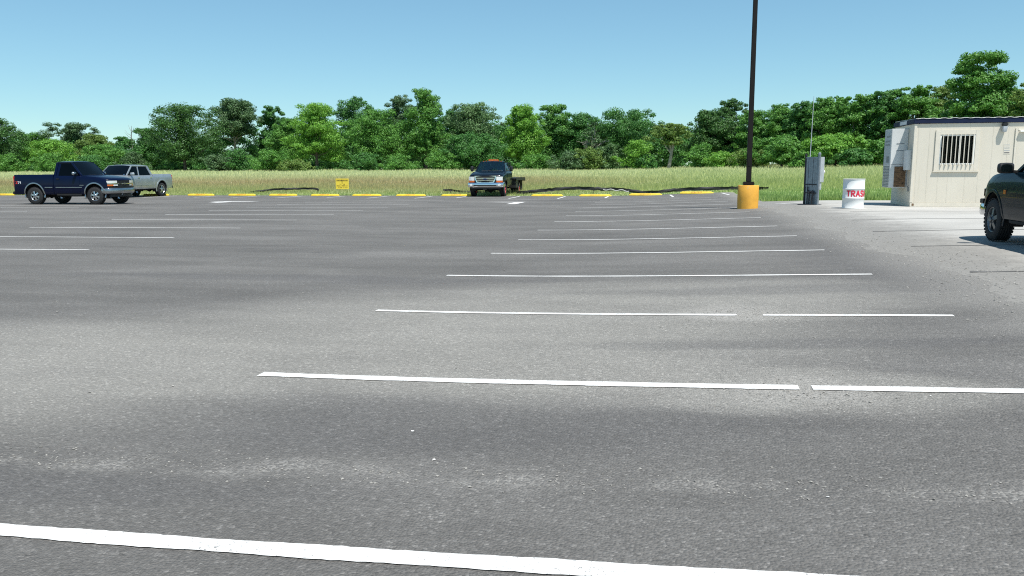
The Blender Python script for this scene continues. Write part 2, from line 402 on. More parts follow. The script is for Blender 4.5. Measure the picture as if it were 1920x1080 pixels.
# ----------------------------------------------------------------------------
# mesh builder
# ----------------------------------------------------------------------------
class MB:
    def __init__(s): s.v = []; s.f = []; s.m = []
    def add(s, vs, fs, mi=0):
        o = len(s.v); s.v += [tuple(p) for p in vs]
        s.f += [tuple(i + o for i in f) for f in fs]; s.m += [mi] * len(fs)
        return s
    def box(s, x0, x1, y0, y1, z0, z1, mi=0):
        vs = [(x, y, z) for x in (x0, x1) for y in (y0, y1) for z in (z0, z1)]
        return s.add(vs, [(0, 1, 3, 2), (4, 6, 7, 5), (0, 4, 5, 1), (2, 3, 7, 6), (0, 2, 6, 4), (1, 5, 7, 3)], mi)
    def beam(s, p0, p1, a, b, mi=0, taper=1.0):
        """bar from p0 to p1 whose section spans +-a and +-b (vectors)"""
        p0, p1, a, b = map(Vector, (p0, p1, a, b))
        vs = []
        for p, k in ((p0, 1), (p1, taper)):
            vs += [p - a * k - b * k, p + a * k - b * k, p + a * k + b * k, p - a * k + b * k]
        return s.add(vs, [(3, 2, 1, 0), (4, 5, 6, 7), (0, 1, 5, 4), (1, 2, 6, 5), (2, 3, 7, 6), (3, 0, 4, 7)], mi)
    def tube(s, pts, rad, n=8, mi=0, caps=True):
        pts = [Vector(p) for p in pts]
        rads = rad if isinstance(rad, (list, tuple)) else [rad] * len(pts)
        rings = []
        for i, p in enumerate(pts):
            d = (pts[min(i + 1, len(pts) - 1)] - pts[max(i - 1, 0)]).normalized()
            a = d.cross(Vector((0, 0, 1)) if abs(d.z) < .9 else Vector((1, 0, 0))).normalized(); b = d.cross(a)
            rings.append([p + (a * math.cos(t) + b * math.sin(t)) * rads[i] for t in [2 * math.pi * k / n for k in range(n)]])
        return s.loft(rings, caps, mi)
    def loft(s, rings, caps=True, mi=0, closed=True):
        n = len(rings[0]); vs = [p for r in rings for p in r]; fs = []
        for i in range(len(rings) - 1):
            for j in range(n if closed else n - 1):
                k = (j + 1) % n
                fs.append((i * n + j, i * n + k, (i + 1) * n + k, (i + 1) * n + j))
        if caps and closed:
            fs.append(tuple(range(n))[::-1]); fs.append(tuple((len(rings) - 1) * n + j for j in range(n)))
        return s.add(vs, fs, mi)
    def lathe(s, prof, n=32, axis='z', c=(0, 0, 0), mi=0, caps=False):
        rings = []
        for r, h in prof:
            ring = []
            for k in range(n):
                t = 2 * math.pi * k / n
                p = (r * math.cos(t), r * math.sin(t), h) if axis == 'z' else (r * math.cos(t), h, r * math.sin(t))
                ring.append((p[0] + c[0], p[1] + c[1], p[2] + c[2]))
            rings.append(ring)
        return s.loft(rings, caps, mi)
    def grid(s, fn, nu, nv, mi=0):
        vs = [fn(i / nu, j / nv) for i in range(nu + 1) for j in range(nv + 1)]
        fs = [(i * (nv + 1) + j, (i + 1) * (nv + 1) + j, (i + 1) * (nv + 1) + j + 1, i * (nv + 1) + j + 1) for i in range(nu) for j in range(nv)]
        return s.add(vs, fs, mi)
    def plate(s, fn, nu, nv, off, mi=0):
        """grid with thickness: fn(a,b) -> point, off(a,b) -> vector to the back side"""
        F = [(i, j) for i in range(nu + 1) for j in range(nv + 1)]
        a = [Vector(fn(i / nu, j / nv)) for i, j in F]
        b = [p + Vector(off(i / nu, j / nv) if callable(off) else off) for p, (i, j) in zip(a, F)]
        n = len(a); w = nv + 1
        fs = []
        for i in range(nu):
            for j in range(nv):
                q = (i * w + j, (i + 1) * w + j, (i + 1) * w + j + 1, i * w + j + 1)
                fs.append(q); fs.append(tuple(n + k for k in q[::-1]))
        for i in range(nu):
            fs.append((i * w, n + i * w, n + (i + 1) * w, (i + 1) * w))
            fs.append((i * w + nv, (i + 1) * w + nv, n + (i + 1) * w + nv, n + i * w + nv))
        for j in range(nv):
            fs.append((j, j + 1, n + j + 1, n + j))
            fs.append((nu * w + j, n + nu * w + j, n + nu * w + j + 1, nu * w + j + 1))
        return s.add(a + b, fs, mi)
    def build(s, name, mats, parent=None, smooth=35, bevel=0, seg=2, loc=None, fix=True):
        me = bpy.data.meshes.new(name)
        me.from_pydata(s.v, [], s.f)
        if not isinstance(mats, (list, tuple)): mats = [mats]
        for m in mats: me.materials.append(M[m] if isinstance(m, str) else m)
        me.polygons.foreach_set('material_index', s.m)
        if fix or bevel:
            bm = bmesh.new(); bm.from_mesh(me)
            if fix: bmesh.ops.recalc_face_normals(bm, faces=bm.faces)
            if bevel:
                es = [e for e in bm.edges if len(e.link_faces) == 2 and e.calc_face_angle(0) > R(40)]
                bmesh.ops.bevel(bm, geom=es, offset=bevel, segments=seg, affect='EDGES', clamp_overlap=True)
            bm.to_mesh(me); bm.free()
        if smooth:
            me.polygons.foreach_set('use_smooth', [True] * len(me.polygons))
            me.set_sharp_from_angle(angle=R(smooth))
        me.update()
        o = bpy.data.objects.new(name, me); COL.objects.link(o)
        if parent is not None: o.parent = parent
        if loc is not None: o.location = loc
        return o

def cut(obj, cutter):
    c = cutter.build('cutter', 'black', smooth=0)
    c.parent = obj.parent
    bpy.context.view_layer.update()
    md = obj.modifiers.new('cut', 'BOOLEAN'); md.operation = 'DIFFERENCE'; md.solver = 'EXACT'; md.object = c
    dg = bpy.context.evaluated_depsgraph_get(); dg.update()
    me = bpy.data.meshes.new_from_object(obj.evaluated_get(dg))
    obj.modifiers.clear()
    old = obj.data; obj.data = me; bpy.data.meshes.remove(old)
    bpy.data.objects.remove(c)
    me.polygons.foreach_set('use_smooth', [True] * len(me.polygons))
    me.set_sharp_from_angle(angle=R(30))

def fast_mesh(name, verts, nper, mat, parent=None):
    """mesh of separate faces: verts is (faces*nper, 3)"""
    n = len(verts); me = bpy.data.meshes.new(name)
    me.vertices.add(n); me.vertices.foreach_set('co', np.asarray(verts, np.float32).ravel())
    me.loops.add(n); me.loops.foreach_set('vertex_index', np.arange(n, dtype=np.int32))
    me.polygons.add(n // nper)
    me.polygons.foreach_set('loop_start', np.arange(0, n, nper, dtype=np.int32))
    me.polygons.foreach_set('loop_total', np.full(n // nper, nper, dtype=np.int32))
    me.materials.append(mat); me.update(calc_edges=True)
    o = bpy.data.objects.new(name, me); COL.objects.link(o)
    if parent is not None: o.parent = parent
    return o

def empty(name, loc=(0, 0, 0), rz=0):
    o = bpy.data.objects.new(name, None); COL.objects.link(o)
    o.empty_display_size = .2
    o.location = loc; o.rotation_euler = (0, 0, rz)
    return o

def tag(o, label, cat, group=None, kind=None):
    if label: o['label'] = label
    if cat: o['category'] = cat
    if group: o['group'] = group
    if kind: o['kind'] = kind
    return o

def structure(o, group=None):
    o['kind'] = 'structure'
    if group: o['group'] = group
    return o

# stroke letters on a 1 x 1.25 cell, for painted writing
GLYPH = {
    'T': [[(0, 1.2), (1, 1.2)], [(.5, 1.2), (.5, 0)]],
    'R': [[(.08, 0), (.08, 1.2)], [(.08, 1.2), (.62, 1.2), (.9, 1.02), (.9, .78), (.62, .6), (.08, .6)], [(.45, .6), (.95, 0)]],
    'A': [[(0, 0), (.5, 1.2)], [(.5, 1.2), (1, 0)], [(.2, .42), (.8, .42)]],
    'S': [[(.92, .98), (.72, 1.2), (.28, 1.2), (.08, 1.0), (.1, .78), (.3, .65), (.7, .56), (.92, .4), (.92, .2), (.72, 0), (.26, 0), (.06, .22)]],
    'H': [[(.08, 0), (.08, 1.2)], [(.92, 0), (.92, 1.2)], [(.08, .62), (.92, .62)]],
    'Z': [[(.02, 1.2), (.95, 1.2)], [(.95, 1.2), (.05, 0)], [(.02, 0), (.98, 0)]],
    '7': [[(.02, 1.2), (.98, 1.2)], [(.98, 1.2), (.4, 0)]],
    '1': [[(.2, .98), (.5, 1.2)], [(.5, 1.2), (.5, 0)]],
}
def letters(mb, text, place, pitch, w, h, thick, mi=0):
    """place(s, t, k) maps letter-plane metres to 3-D; k lifts each stroke a hair so none share a plane"""
    k = 0
    for n, ch in enumerate(text):
        for poly in GLYPH.get(ch, []):
            for (ax, ay), (bx, by) in zip(poly, poly[1:]):
                a = Vector((n * pitch + ax * w, ay / 1.2 * h)); b = Vector((n * pitch + bx * w, by / 1.2 * h))
                d = (b - a).normalized(); nn = Vector((-d.y, d.x)) * thick / 2
                a = a - d * thick * .3; b = b + d * thick * .3
                K = 4
                vs = []
                for i in range(K + 1):
                    p = a.lerp(b, i / K)
                    vs.append(place(p.x + nn.x, p.y + nn.y, k)); vs.append(place(p.x - nn.x, p.y - nn.y, k))
                mb.add(vs, [(2 * i, 2 * i + 1, 2 * i + 3, 2 * i + 2) for i in range(K)], mi)
                k += 1

# ----------------------------------------------------------------------------
# the setting
# ----------------------------------------------------------------------------
def ground_sheet(name, us, vs, mat, off):
    U, V = np.meshgrid(us, vs, indexing='ij')
    Z = T(U, V) + (off if off is not None else -.03 * (1 - S((V - 45) / 3)))
    mb = MB(); nu, nv = len(us) - 1, len(vs) - 1
    mb.v = [tuple(p) for p in np.stack([U, V, Z], -1).reshape(-1, 3)]
    w = nv + 1
    mb.f = [(i * w + j, (i + 1) * w + j, (i + 1) * w + j + 1, i * w + j + 1) for i in range(nu) for j in range(nv)]
    mb.m = [0] * len(mb.f)
    return mb

us = np.concatenate([[-3000, -1200, -600, -350, -250], np.arange(-200, -70, 5), np.arange(-70, 45, 1.0), np.arange(45, 150, 5), [180, 260, 400, 700, 1500, 3000]])
vs = np.concatenate([[-1500, -400, -120, -60], np.arange(-30, 60, 1.0), np.arange(60, 200, 4), [230, 300, 420, 700, 1500, 4000]])
ground = structure(ground_sheet('ground', us, vs, 'soil', None).build('ground', 'soil', smooth=180, fix=False))

rng = np.random.default_rng(11)
# asphalt, its right border ragged and worn down to nothing over the concrete
au = np.concatenate([np.arange(-70, 2.9, .5), np.arange(2.95, 4.4, .09)])
av = np.arange(-22, EDGE_V + .01, .25)
mb = ground_sheet('parking_lot', au, av, 'asphalt', 0)
nz = rng.normal(0, 1, len(mb.v)); wav = rng.normal(0, 1, 60)
vv_ = []
for i, (x, y, z) in enumerate(mb.v):
    if x > 3.0:
        e = EDGE_U + .25 * math.sin(y * .9 + 1) * math.sin(y * .37) + .12 * math.sin(y * 2.7)
        t = (x - (e - .55)) / .55
        z -= float(S(np.float64(t))) * .022 + (.003 * nz[i] if x > 3.3 else 0)
        if x > e + .15: z -= .02
    vv_.append((x, y, z))
mb.v = vv_
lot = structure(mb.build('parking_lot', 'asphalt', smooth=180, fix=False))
pad = structure(ground_sheet('concrete_pad', np.arange(2.6, 45, .7), np.concatenate([np.arange(-22, PAD_V, .6), [PAD_V]]), 'concrete', -.012).build('concrete_pavement', 'concrete', smooth=180, fix=False))
# thin pavement edge seen against the meadow
mb = MB()
for a in np.arange(-70, 4.0, 1.0):
    z = G(a, EDGE_V - .1); z2 = G(a + 1, EDGE_V - .1)
    mb.add([(a, EDGE_V, z), (a + 1, EDGE_V, z2), (a + 1, EDGE_V + .05, z2 - .1), (a, EDGE_V + .05, z - .1)], [(0, 1, 2, 3)])
structure(mb.build('pavement_edge', 'asphalt', smooth=0))

def strip(pts, w, lift, gaps=(), seg=.22):
    """flat painted strip along a polyline of (u, v); w its width, gaps given as (start, end) in metres along it"""
    P = [np.array(p, float) for p in pts]
    L = [0]
    for a, b in zip(P, P[1:]): L.append(L[-1] + np.linalg.norm(b - a))
    tot = L[-1]; mb = MB()
    def at(s):
        for i in range(len(P) - 1):
            if s <= L[i + 1] or i == len(P) - 2:
                t = (s - L[i]) / (L[i + 1] - L[i]); d = (P[i + 1] - P[i]) / (L[i + 1] - L[i])
                return P[i] + (P[i + 1] - P[i]) * t, d
    spans = []; s0 = 0
    for g0, g1 in gaps: spans.append((s0, g0)); s0 = g1
    spans.append((s0, tot))
    for a, b in spans:
        k = max(2, int((b - a) / seg)); rows = []
        for i in range(k + 1):
            p, d = at(a + (b - a) * i / k); nn = np.array([-d[1], d[0]])
            ww = w / 2 * (1 + .05 * math.sin(7.1 * (a + (b - a) * i / k) + 2) + random.uniform(-.06, .06))
            q = p + nn * ww; r = p - nn * ww
            rows.append([(q[0], q[1], G(*q) + lift), (r[0], r[1], G(*r) + lift)])
        mb.loft(rows, caps=False, closed=False)
    return mb

def paint_line(pts, w, grp, gaps=(), seg=.22):
    structure(strip(pts, w, .005, gaps, seg).build('parking_line', 'line', smooth=0, fix=False), grp)

W_ = .086
right_rows = [2.72, 5.3, 8.0, 10.86, 13.86, 16.6, 19.3, 22.42, 25.25, 28.0, 30.75, 33.5, 36.25, 39.0]
for k, v0 in enumerate(right_rows):
    rot = -.068 if k < 9 else -.05
    u0, u1 = -2.97 + .0 * k, 2.58
    gaps = ()
    if k == 1: u0, u1, gaps = -2.88, 2.62, ((3.76, 3.84),)
    if k == 2: gaps = ((3.70, 3.94),)
    if k == 0: u0, u1, rot = -2.95, 2.6, -.01
    if k == 1: rot = -.035
    paint_line([(u0, v0), ((u0 + u1) / 2, v0 + rot * (u1 - u0) / 2), (u1, v0 + rot * (u1 - u0))], .108 if k < 2 else W_, 'stall lines of the row by the concrete', gaps, .035 if k < 3 else .2)
for v0 in [10.75, 13.47, 16.21, 19.13, 22.4, 25.16, 27.85, 30.6, 33.3, 36.1, 38.9]:
    paint_line([(-16.65, v0 - .42), (-13.7, v0 - .2), (-10.74, v0)], W_, 'stall lines of the middle row')
for v0 in [18.1, 20.8, 23.55, 26.2, 28.94, 31.2, 34.0, 36.8]:
    paint_line([(-29.2, v0 - .45), (-23.35, v0)], W_, 'stall lines of the row by the navy pickup')
far_u = [-34.2, -31.9, -29.4, -26.6, -23.85, -21.15, -18.45, -15.8, -13.1, -11.0, -7.95, -5.35, -2.95, .55, 3.3]
for i, a in enumerate(far_u):
    b = a + (.0 if a < 0 else -.12)
    paint_line([(a, 41.6 if i % 3 else 42.4), (b, 45.0)], .11, 'stall lines of the far row')
mb = strip([(-6.45, 34.3), (-6.45, 36.9)], .42, .005)
z = lambda u, v: G(u, v) + .0052
mb.add([(u, v, z(u, v)) for u, v in [(-6.67, 36.9), (-6.67, 36.35), (-7.3, 36.4), (-8.1, 36.65), (-7.3, 36.85)]], [(0, 1, 2, 3, 4)])
structure(mb.build('pavement_arrow', 'line', smooth=0), 'turn arrows painted in the aisles')
mb = strip([(-20.75, 34.5), (-20.75, 36.5)], .42, .005)
mb.add([(u, v, z(u, v)) for u, v in [(-20.97, 36.5), (-20.97, 35.95), (-21.5, 36.0), (-21.9, 36.2), (-21.5, 36.45)]], [(0, 1, 2, 3, 4)])
mb.add([(u, v, z(u, v)) for u, v in [(-20.53, 35.95), (-20.53, 36.5), (-19.9, 36.45), (-19.2, 36.2), (-19.9, 36.0)]], [(0, 1, 2, 3, 4)])
structure(mb.build('pavement_arrow', 'line', smooth=0), 'turn arrows painted in the aisles')
paint_line([(3.95, 29.75), (5.05, 30.65)], .16, 'white stripe beside the pedestal')
paint_line([(5.3, 29.75), (7.2, 29.8)], .10, 'white stripe beside the pedestal')
for k, (v0, u0, u1) in enumerate([(8.0, 4.6, 14), (10.6, 3.75, 14), (13.9, 4.0, 14), (17.0, 4.15, 14), (20.5, 4.5, 15), (24.0, 5.2, 15)]):
    pts = [(u0 + (u1 - u0) * i / 12, v0 + .12 * math.sin(i * 1.7 + k) * .4 + .09 * (u1 - u0) * i / 12) for i in range(13)]
    structure(strip(pts, .055, .004).build('pavement_joint', 'joint', smooth=0, fix=False), 'joints of the concrete')
# thin dark bent strip beside the lamp base
structure(strip([(.9, 26.6), (1.6, 27.2), (2.1, 27.0), (2.6, 27.5)], .05, .004).build('pavement_dark_strip', 'joint', smooth=0, fix=False))

# loose grit along the ragged border and on the two worn spots
stones = []
def stone(u, v, r):
    z = G(u, v) + r * .3
    a = rng.normal(size=(6, 3)); a /= np.linalg.norm(a, axis=1)[:, None]
    base = np.array([[1, 0, 0], [-1, 0, 0], [0, 1, 0], [0, -1, 0], [0, 0, 1], [0, 0, -.6]]) + a * .35
    base = base * r * np.array([1, 1, .65]) + (u, v, z)
    for f in ((0, 2, 4), (2, 1, 4), (1, 3, 4), (3, 0, 4)): stones.append(base[list(f)])
for _ in range(5200):
    v = 3.5 + 26 * rng.random() ** 1.6; u = EDGE_U + rng.normal(-.05, .42) + .25 * math.sin(v * .9 + 1) * math.sin(v * .37)
    stone(u, v, .004 + .012 * rng.random() ** 3)
for _ in range(900):
    c, s = ((.84, 7.75), .30) if rng.random() < .65 else ((.92, 5.05), .22)
    stone(c[0] + rng.normal(0, s), c[1] + rng.normal(0, s), .003 + .006 * rng.random() ** 2)
for _ in range(700):
    stone(rng.uniform(-4.5, 3), 3.52 + rng.normal(0, .09), .003 + .006 * rng.random() ** 2)
for _ in range(160):
    stone(rng.uniform(-8, 3.4), rng.uniform(2.4, 14), .004 + .010 * rng.random() ** 4)
o = fast_mesh('loose_gravel', np.concatenate(stones), 3, M['gravel']); tag(o, None, None, None, 'stuff')

# a few flakes of white paint and pale chips on the near asphalt
chips = []
for (u, v) in ((-1.35, 4.15), (-1.1, 3.72), (.72, 3.42), (1.6, 5.0)):
    r = .004 + .006 * rng.random(); a = rng.random() * 6.28; z = G(u, v) + .003
    chips.append([(u + r * math.cos(a + k * 1.57) * (1.8 if k % 2 else 1), v + r * math.sin(a + k * 1.57), z + .001 * k) for k in range(4)])
o = fast_mesh('paint_chips', np.array(chips).reshape(-1, 3), 4, M['line']); tag(o, None, None, None, 'stuff')

# meadow grass
def blades(n, vlo, vhi, hmin, hmax, w, power=1.0, ulim=None):
    t = rng.random(n) ** power; v = vlo + (vhi - vlo) * t
    D = v
    ulo, uhi = (ulim if ulim else (None, None))
    if ulim is None:
        u = (rng.random(n) - .5) * 2 * (D * .76 + 12) - D * .16
    else:
        u = ulo + (uhi - ulo) * rng.random(n)
    keep = ~((v < EDGE_V + .1) & (u < EDGE_U + .1)) & ~((v < PAD_V + .05) & (u >= EDGE_U)) & (u < 110)
    u, v = u[keep], v[keep]; n = len(u)
    pn = .5 + .5 * np.sin(u * .31 + 2 * np.sin(v * .17)) * np.sin(v * .23 + u * .05)
    h = (hmin + (hmax - hmin) * rng.random(n)) * (.65 + .5 * pn)
    h *= .45 + .55 * S((v - 46) / 5.0) if ulim is None else 1
    z = T(u, v) - .05
    a = rng.random(n) * 2 * np.pi; ww = w * (.6 + .8 * rng.random(n)) * (1 + v / 90)
    lean = rng.normal(0, .22, (n, 2)) * h[:, None]
    p = np.zeros((n, 3, 3))
    p[:, 0] = np.stack([u - np.cos(a) * ww, v - np.sin(a) * ww, z], -1)
    p[:, 1] = np.stack([u + np.cos(a) * ww, v + np.sin(a) * ww, z], -1)
    p[:, 2] = np.stack([u + lean[:, 0], v + lean[:, 1], z + h], -1)
    return p.reshape(-1, 3)
g = np.concatenate([
    blades(110000, 45.9, 62, .18, .46, .012, 1.3),
    blades(130000, 55, 100, .24, .50, .018),
    blades(100000, 95, 165, .30, .58, .030),
    blades(9000, 32.5, 46, .10, .34, .014, 1.5, (3.7, 22)),
    blades(3000, 32.4, 33.6, .12, .30, .018, 1.0, (3.9, 16)),
    blades(2500, 33.0, 46, .10, .25, .016, 1.0, (3.8, 5.0)),
])
meadow = fast_mesh('meadow_grass', g, 3, M['blade']); tag(meadow, None, None, None, 'stuff')

# ----------------------------------------------------------------------------
# trees
# ----------------------------------------------------------------------------
def leaf_quads(cent, normal, size, r):
    n = len(cent)
    nn = normal / (np.linalg.norm(normal, axis=1)[:, None] + 1e-9)
    a = r.normal(size=(n, 3)); t = np.cross(nn, a); t /= np.linalg.norm(t, axis=1)[:, None] + 1e-9
    b = np.cross(nn, t)
    s1 = size * (.6 + .8 * r.random(n)); s2 = s1 * (.45 + .35 * r.random(n))
    T1 = t * s1[:, None] * .5; B1 = b * s2[:, None] * .5
    return np.stack([cent - T1, cent - B1 * 1.0 - T1 * .1, cent + T1, cent + B1 + T1 * .1], 1).reshape(-1, 3)

def clumps_to_leaves(C, Rr, per, size, r, up=.35, flat=.75):
    """leaf faces spread through clumps at C with radii Rr"""
    out = []
    for c, rad in zip(C, Rr):
        n = max(12, int(per * (rad / np.mean(Rr)) ** 2))
        d = r.normal(size=(n, 3)); d /= np.linalg.norm(d, axis=1)[:, None]
        d[:, 2] = np.where(d[:, 2] < 0, d[:, 2] * .6, d[:, 2])
        k = r.random(n) ** .45
        p = c + d * (rad * k)[:, None] * np.array([1, 1, flat])
        nn = d + r.normal(0, .55, (n, 3)) + np.array([0, 0, up])
        out.append(leaf_quads(p, nn, size, r))
    return np.concatenate(out)

STY = dict(
    round=dict(prof=lambda t: math.sin(math.pi * (.08 + .86 * t) ** .85) ** .6, base=.14, flat=.75),
    flat=dict(prof=lambda t: min(1, .45 + .75 * t) if t < .75 else 1.0 - (t - .75) * 1.6, base=.20, flat=.6),
    layer=dict(prof=lambda t: (1.0 - .55 * t ** 1.6) * (.78 + .22 * math.sin(t * 22)), base=.12, flat=.5),
    tall=dict(prof=lambda t: 1.0 - .62 * t ** 1.2 if t > .3 else .55 + 1.2 * t, base=.16, flat=.8),
    loose=dict(prof=lambda t: math.sin(math.pi * (.1 + .8 * t)) ** .7, base=.22, flat=.55),
    cone=dict(prof=lambda t: 1.08 - .80 * t, base=.16, flat=.7),
    bare=dict(prof=lambda t: math.sin(math.pi * (.15 + .75 * t)), base=.35, flat=.6),
)
def tree(u, v, h, w, kind, style, label, seed, shrub=False, name='tree', cat='tree', grp='trees along the meadow edge'):
    r = np.random.default_rng(seed); st = STY[style]
    root = empty(name, (u, v, float(T(np.float64(u), np.float64(v))) - .05), r.random() * 6.28)
    tag(root, label, cat, grp)
    base = 0.02 if shrub else st['base']
    if 'dead lower limbs' in label: base = .50
    thin = 'leaning white trunk' in label
    if thin: base = .52
    zb = h * base; ch = h - zb; rw = w / 2
    # lopsided crown: a few big lobes steer where the clumps gather
    nl = int(16 + 10 * (w * h / 80)) if not shrub else 11
    if style == 'bare': nl = 12
    if style == 'cone': nl = int(nl * 1.5)
    C = []; Rr = []
    lob = r.normal(0, .22, (6,)); ph = r.random(6) * 6.28
    for i in range(nl):
        t = ((i + r.random()) / nl); a = i * 2.399 + r.normal(0, .5)
        ww = rw * st['prof'](t) * (1 + sum(l * math.cos((j + 1) * a + p) for j, (l, p) in enumerate(zip(lob[:3], ph))))
        rr = rw * (.27 + .17 * r.random()) * (.8 if t > .8 else 1) * (max(.42, 1 - .62 * t) if style == 'cone' else 1)
        k = (.45 + .5 * r.random() ** .6)
        rad = max(0, ww - rr * .6) * k
        z = zb + ch * (t * .92 + .03) + r.normal(0, .02) * h
        z = min(z, h - rr * .62 * st['flat'])
        C.append((rad * math.cos(a), rad * math.sin(a), max(z, zb + rr * .4))); Rr.append(rr)
    # little outer tufts that break the outline
    for i in range(int(nl * 1.3)):
        t = r.random() ** .7; a = r.random() * 6.28
        ww = rw * st['prof'](t) * (.86 + .28 * r.random())
        z = zb + ch * t
        rr = rw * (.10 + .10 * r.random())
        C.append((ww * math.cos(a), ww * math.sin(a), min(z, h * 1.03 - rr))); Rr.append(rr)
    for i in range(9 if style not in ('bare',) else 2):
        t = .12 + .72 * r.random(); a = r.random() * 6.28; ww = rw * st['prof'](t) * .35 * r.random()
        C.append((ww * math.cos(a), ww * math.sin(a), zb + ch * t)); Rr.append(rw * .42 * st['prof'](t))
    C.append((r.normal(0, .05) * w, r.normal(0, .05) * w, h - rw * .15)); Rr.append(rw * .22)
    C = np.array(C); Rr = np.array(Rr)
    per = dict(loose=105, bare=30, flat=125, round=130, layer=115, tall=130, cone=130)[style] if not shrub else 80
    q = clumps_to_leaves(C, Rr, per * (1.3 if thin else 2.6), .285 if not shrub else .25, r, .4, st['flat'])
    q[:, 2] = np.maximum(q[:, 2], .05)
    fast_mesh('crown', q, 4, LEAF[kind], root)
    if shrub:
        mb = MB()
        for i in range(5):
            a = i * 1.26 + r.random(); mb.tube([(0, 0, 0), (.4 * math.cos(a), .4 * math.sin(a), h * .3), (w * .28 * math.cos(a), w * .28 * math.sin(a), h * .62)], [.06, .045, .02], 5)
        mb.build('stems', 'bark', root)
        return root
    mb = MB(); tr = (.10 + h * .016) * (1.35 if thin else 1)
    bend = r.normal(0, .25, 2)
    if label.startswith('open pale'): bend = np.array([1.1, 0.2])
    top = (bend[0], bend[1], h * .82)
    mid = (bend[0] * .35, bend[1] * .35, h * .36)
    mb.tube([(0, 0, -.3), (0, 0, .15), mid, (bend[0] * .7, bend[1] * .7, h * .6), top], [tr * 1.5, tr * 1.1, tr * .8, tr * .5, tr * .15], 8)
    order = np.argsort(-Rr)[:9 if style != 'bare' else 16]
    for j in order:
        c = C[j]; z0 = max(h * (.22 if not thin else .30), c[2] * (.55 if not thin else .42)); f = min(1, z0 / (h * .82))
        p0 = np.array([bend[0] * f, bend[1] * f, z0])
        m = (p0 + c) / 2 + np.array([0, 0, -.06 * h])
        mb.tube([p0, m, c], [tr * .42, tr * .28, tr * .08], 6)
    if 'dead lower limbs' in label or style == 'bare':
        for i in range(26):
            z0 = h * (.22 + .33 * r.random()); a = r.random() * 6.28; L = 1.0 + 2.6 * r.random()
            p1 = (L * .5 * math.cos(a), L * .5 * math.sin(a), z0 + .35 * L); p2 = (L * math.cos(a + .2), L * math.sin(a + .2), z0 + .5 * L)
            mb.tube([(0, 0, z0), p1, p2], [.075, .05, .015], 5)
            for q in range(3):
                b = a + r.normal(0, .7); mb.tube([p1, (p1[0] + .9 * math.cos(b), p1[1] + .9 * math.sin(b), p1[2] + r.random())], [.035, .01], 4)
    pale = label.startswith('open pale') or 'grey bare' in label or style == 'bare'
    mb.build('trunk', 'bark_pale' if pale else 'bark', root)
    return root

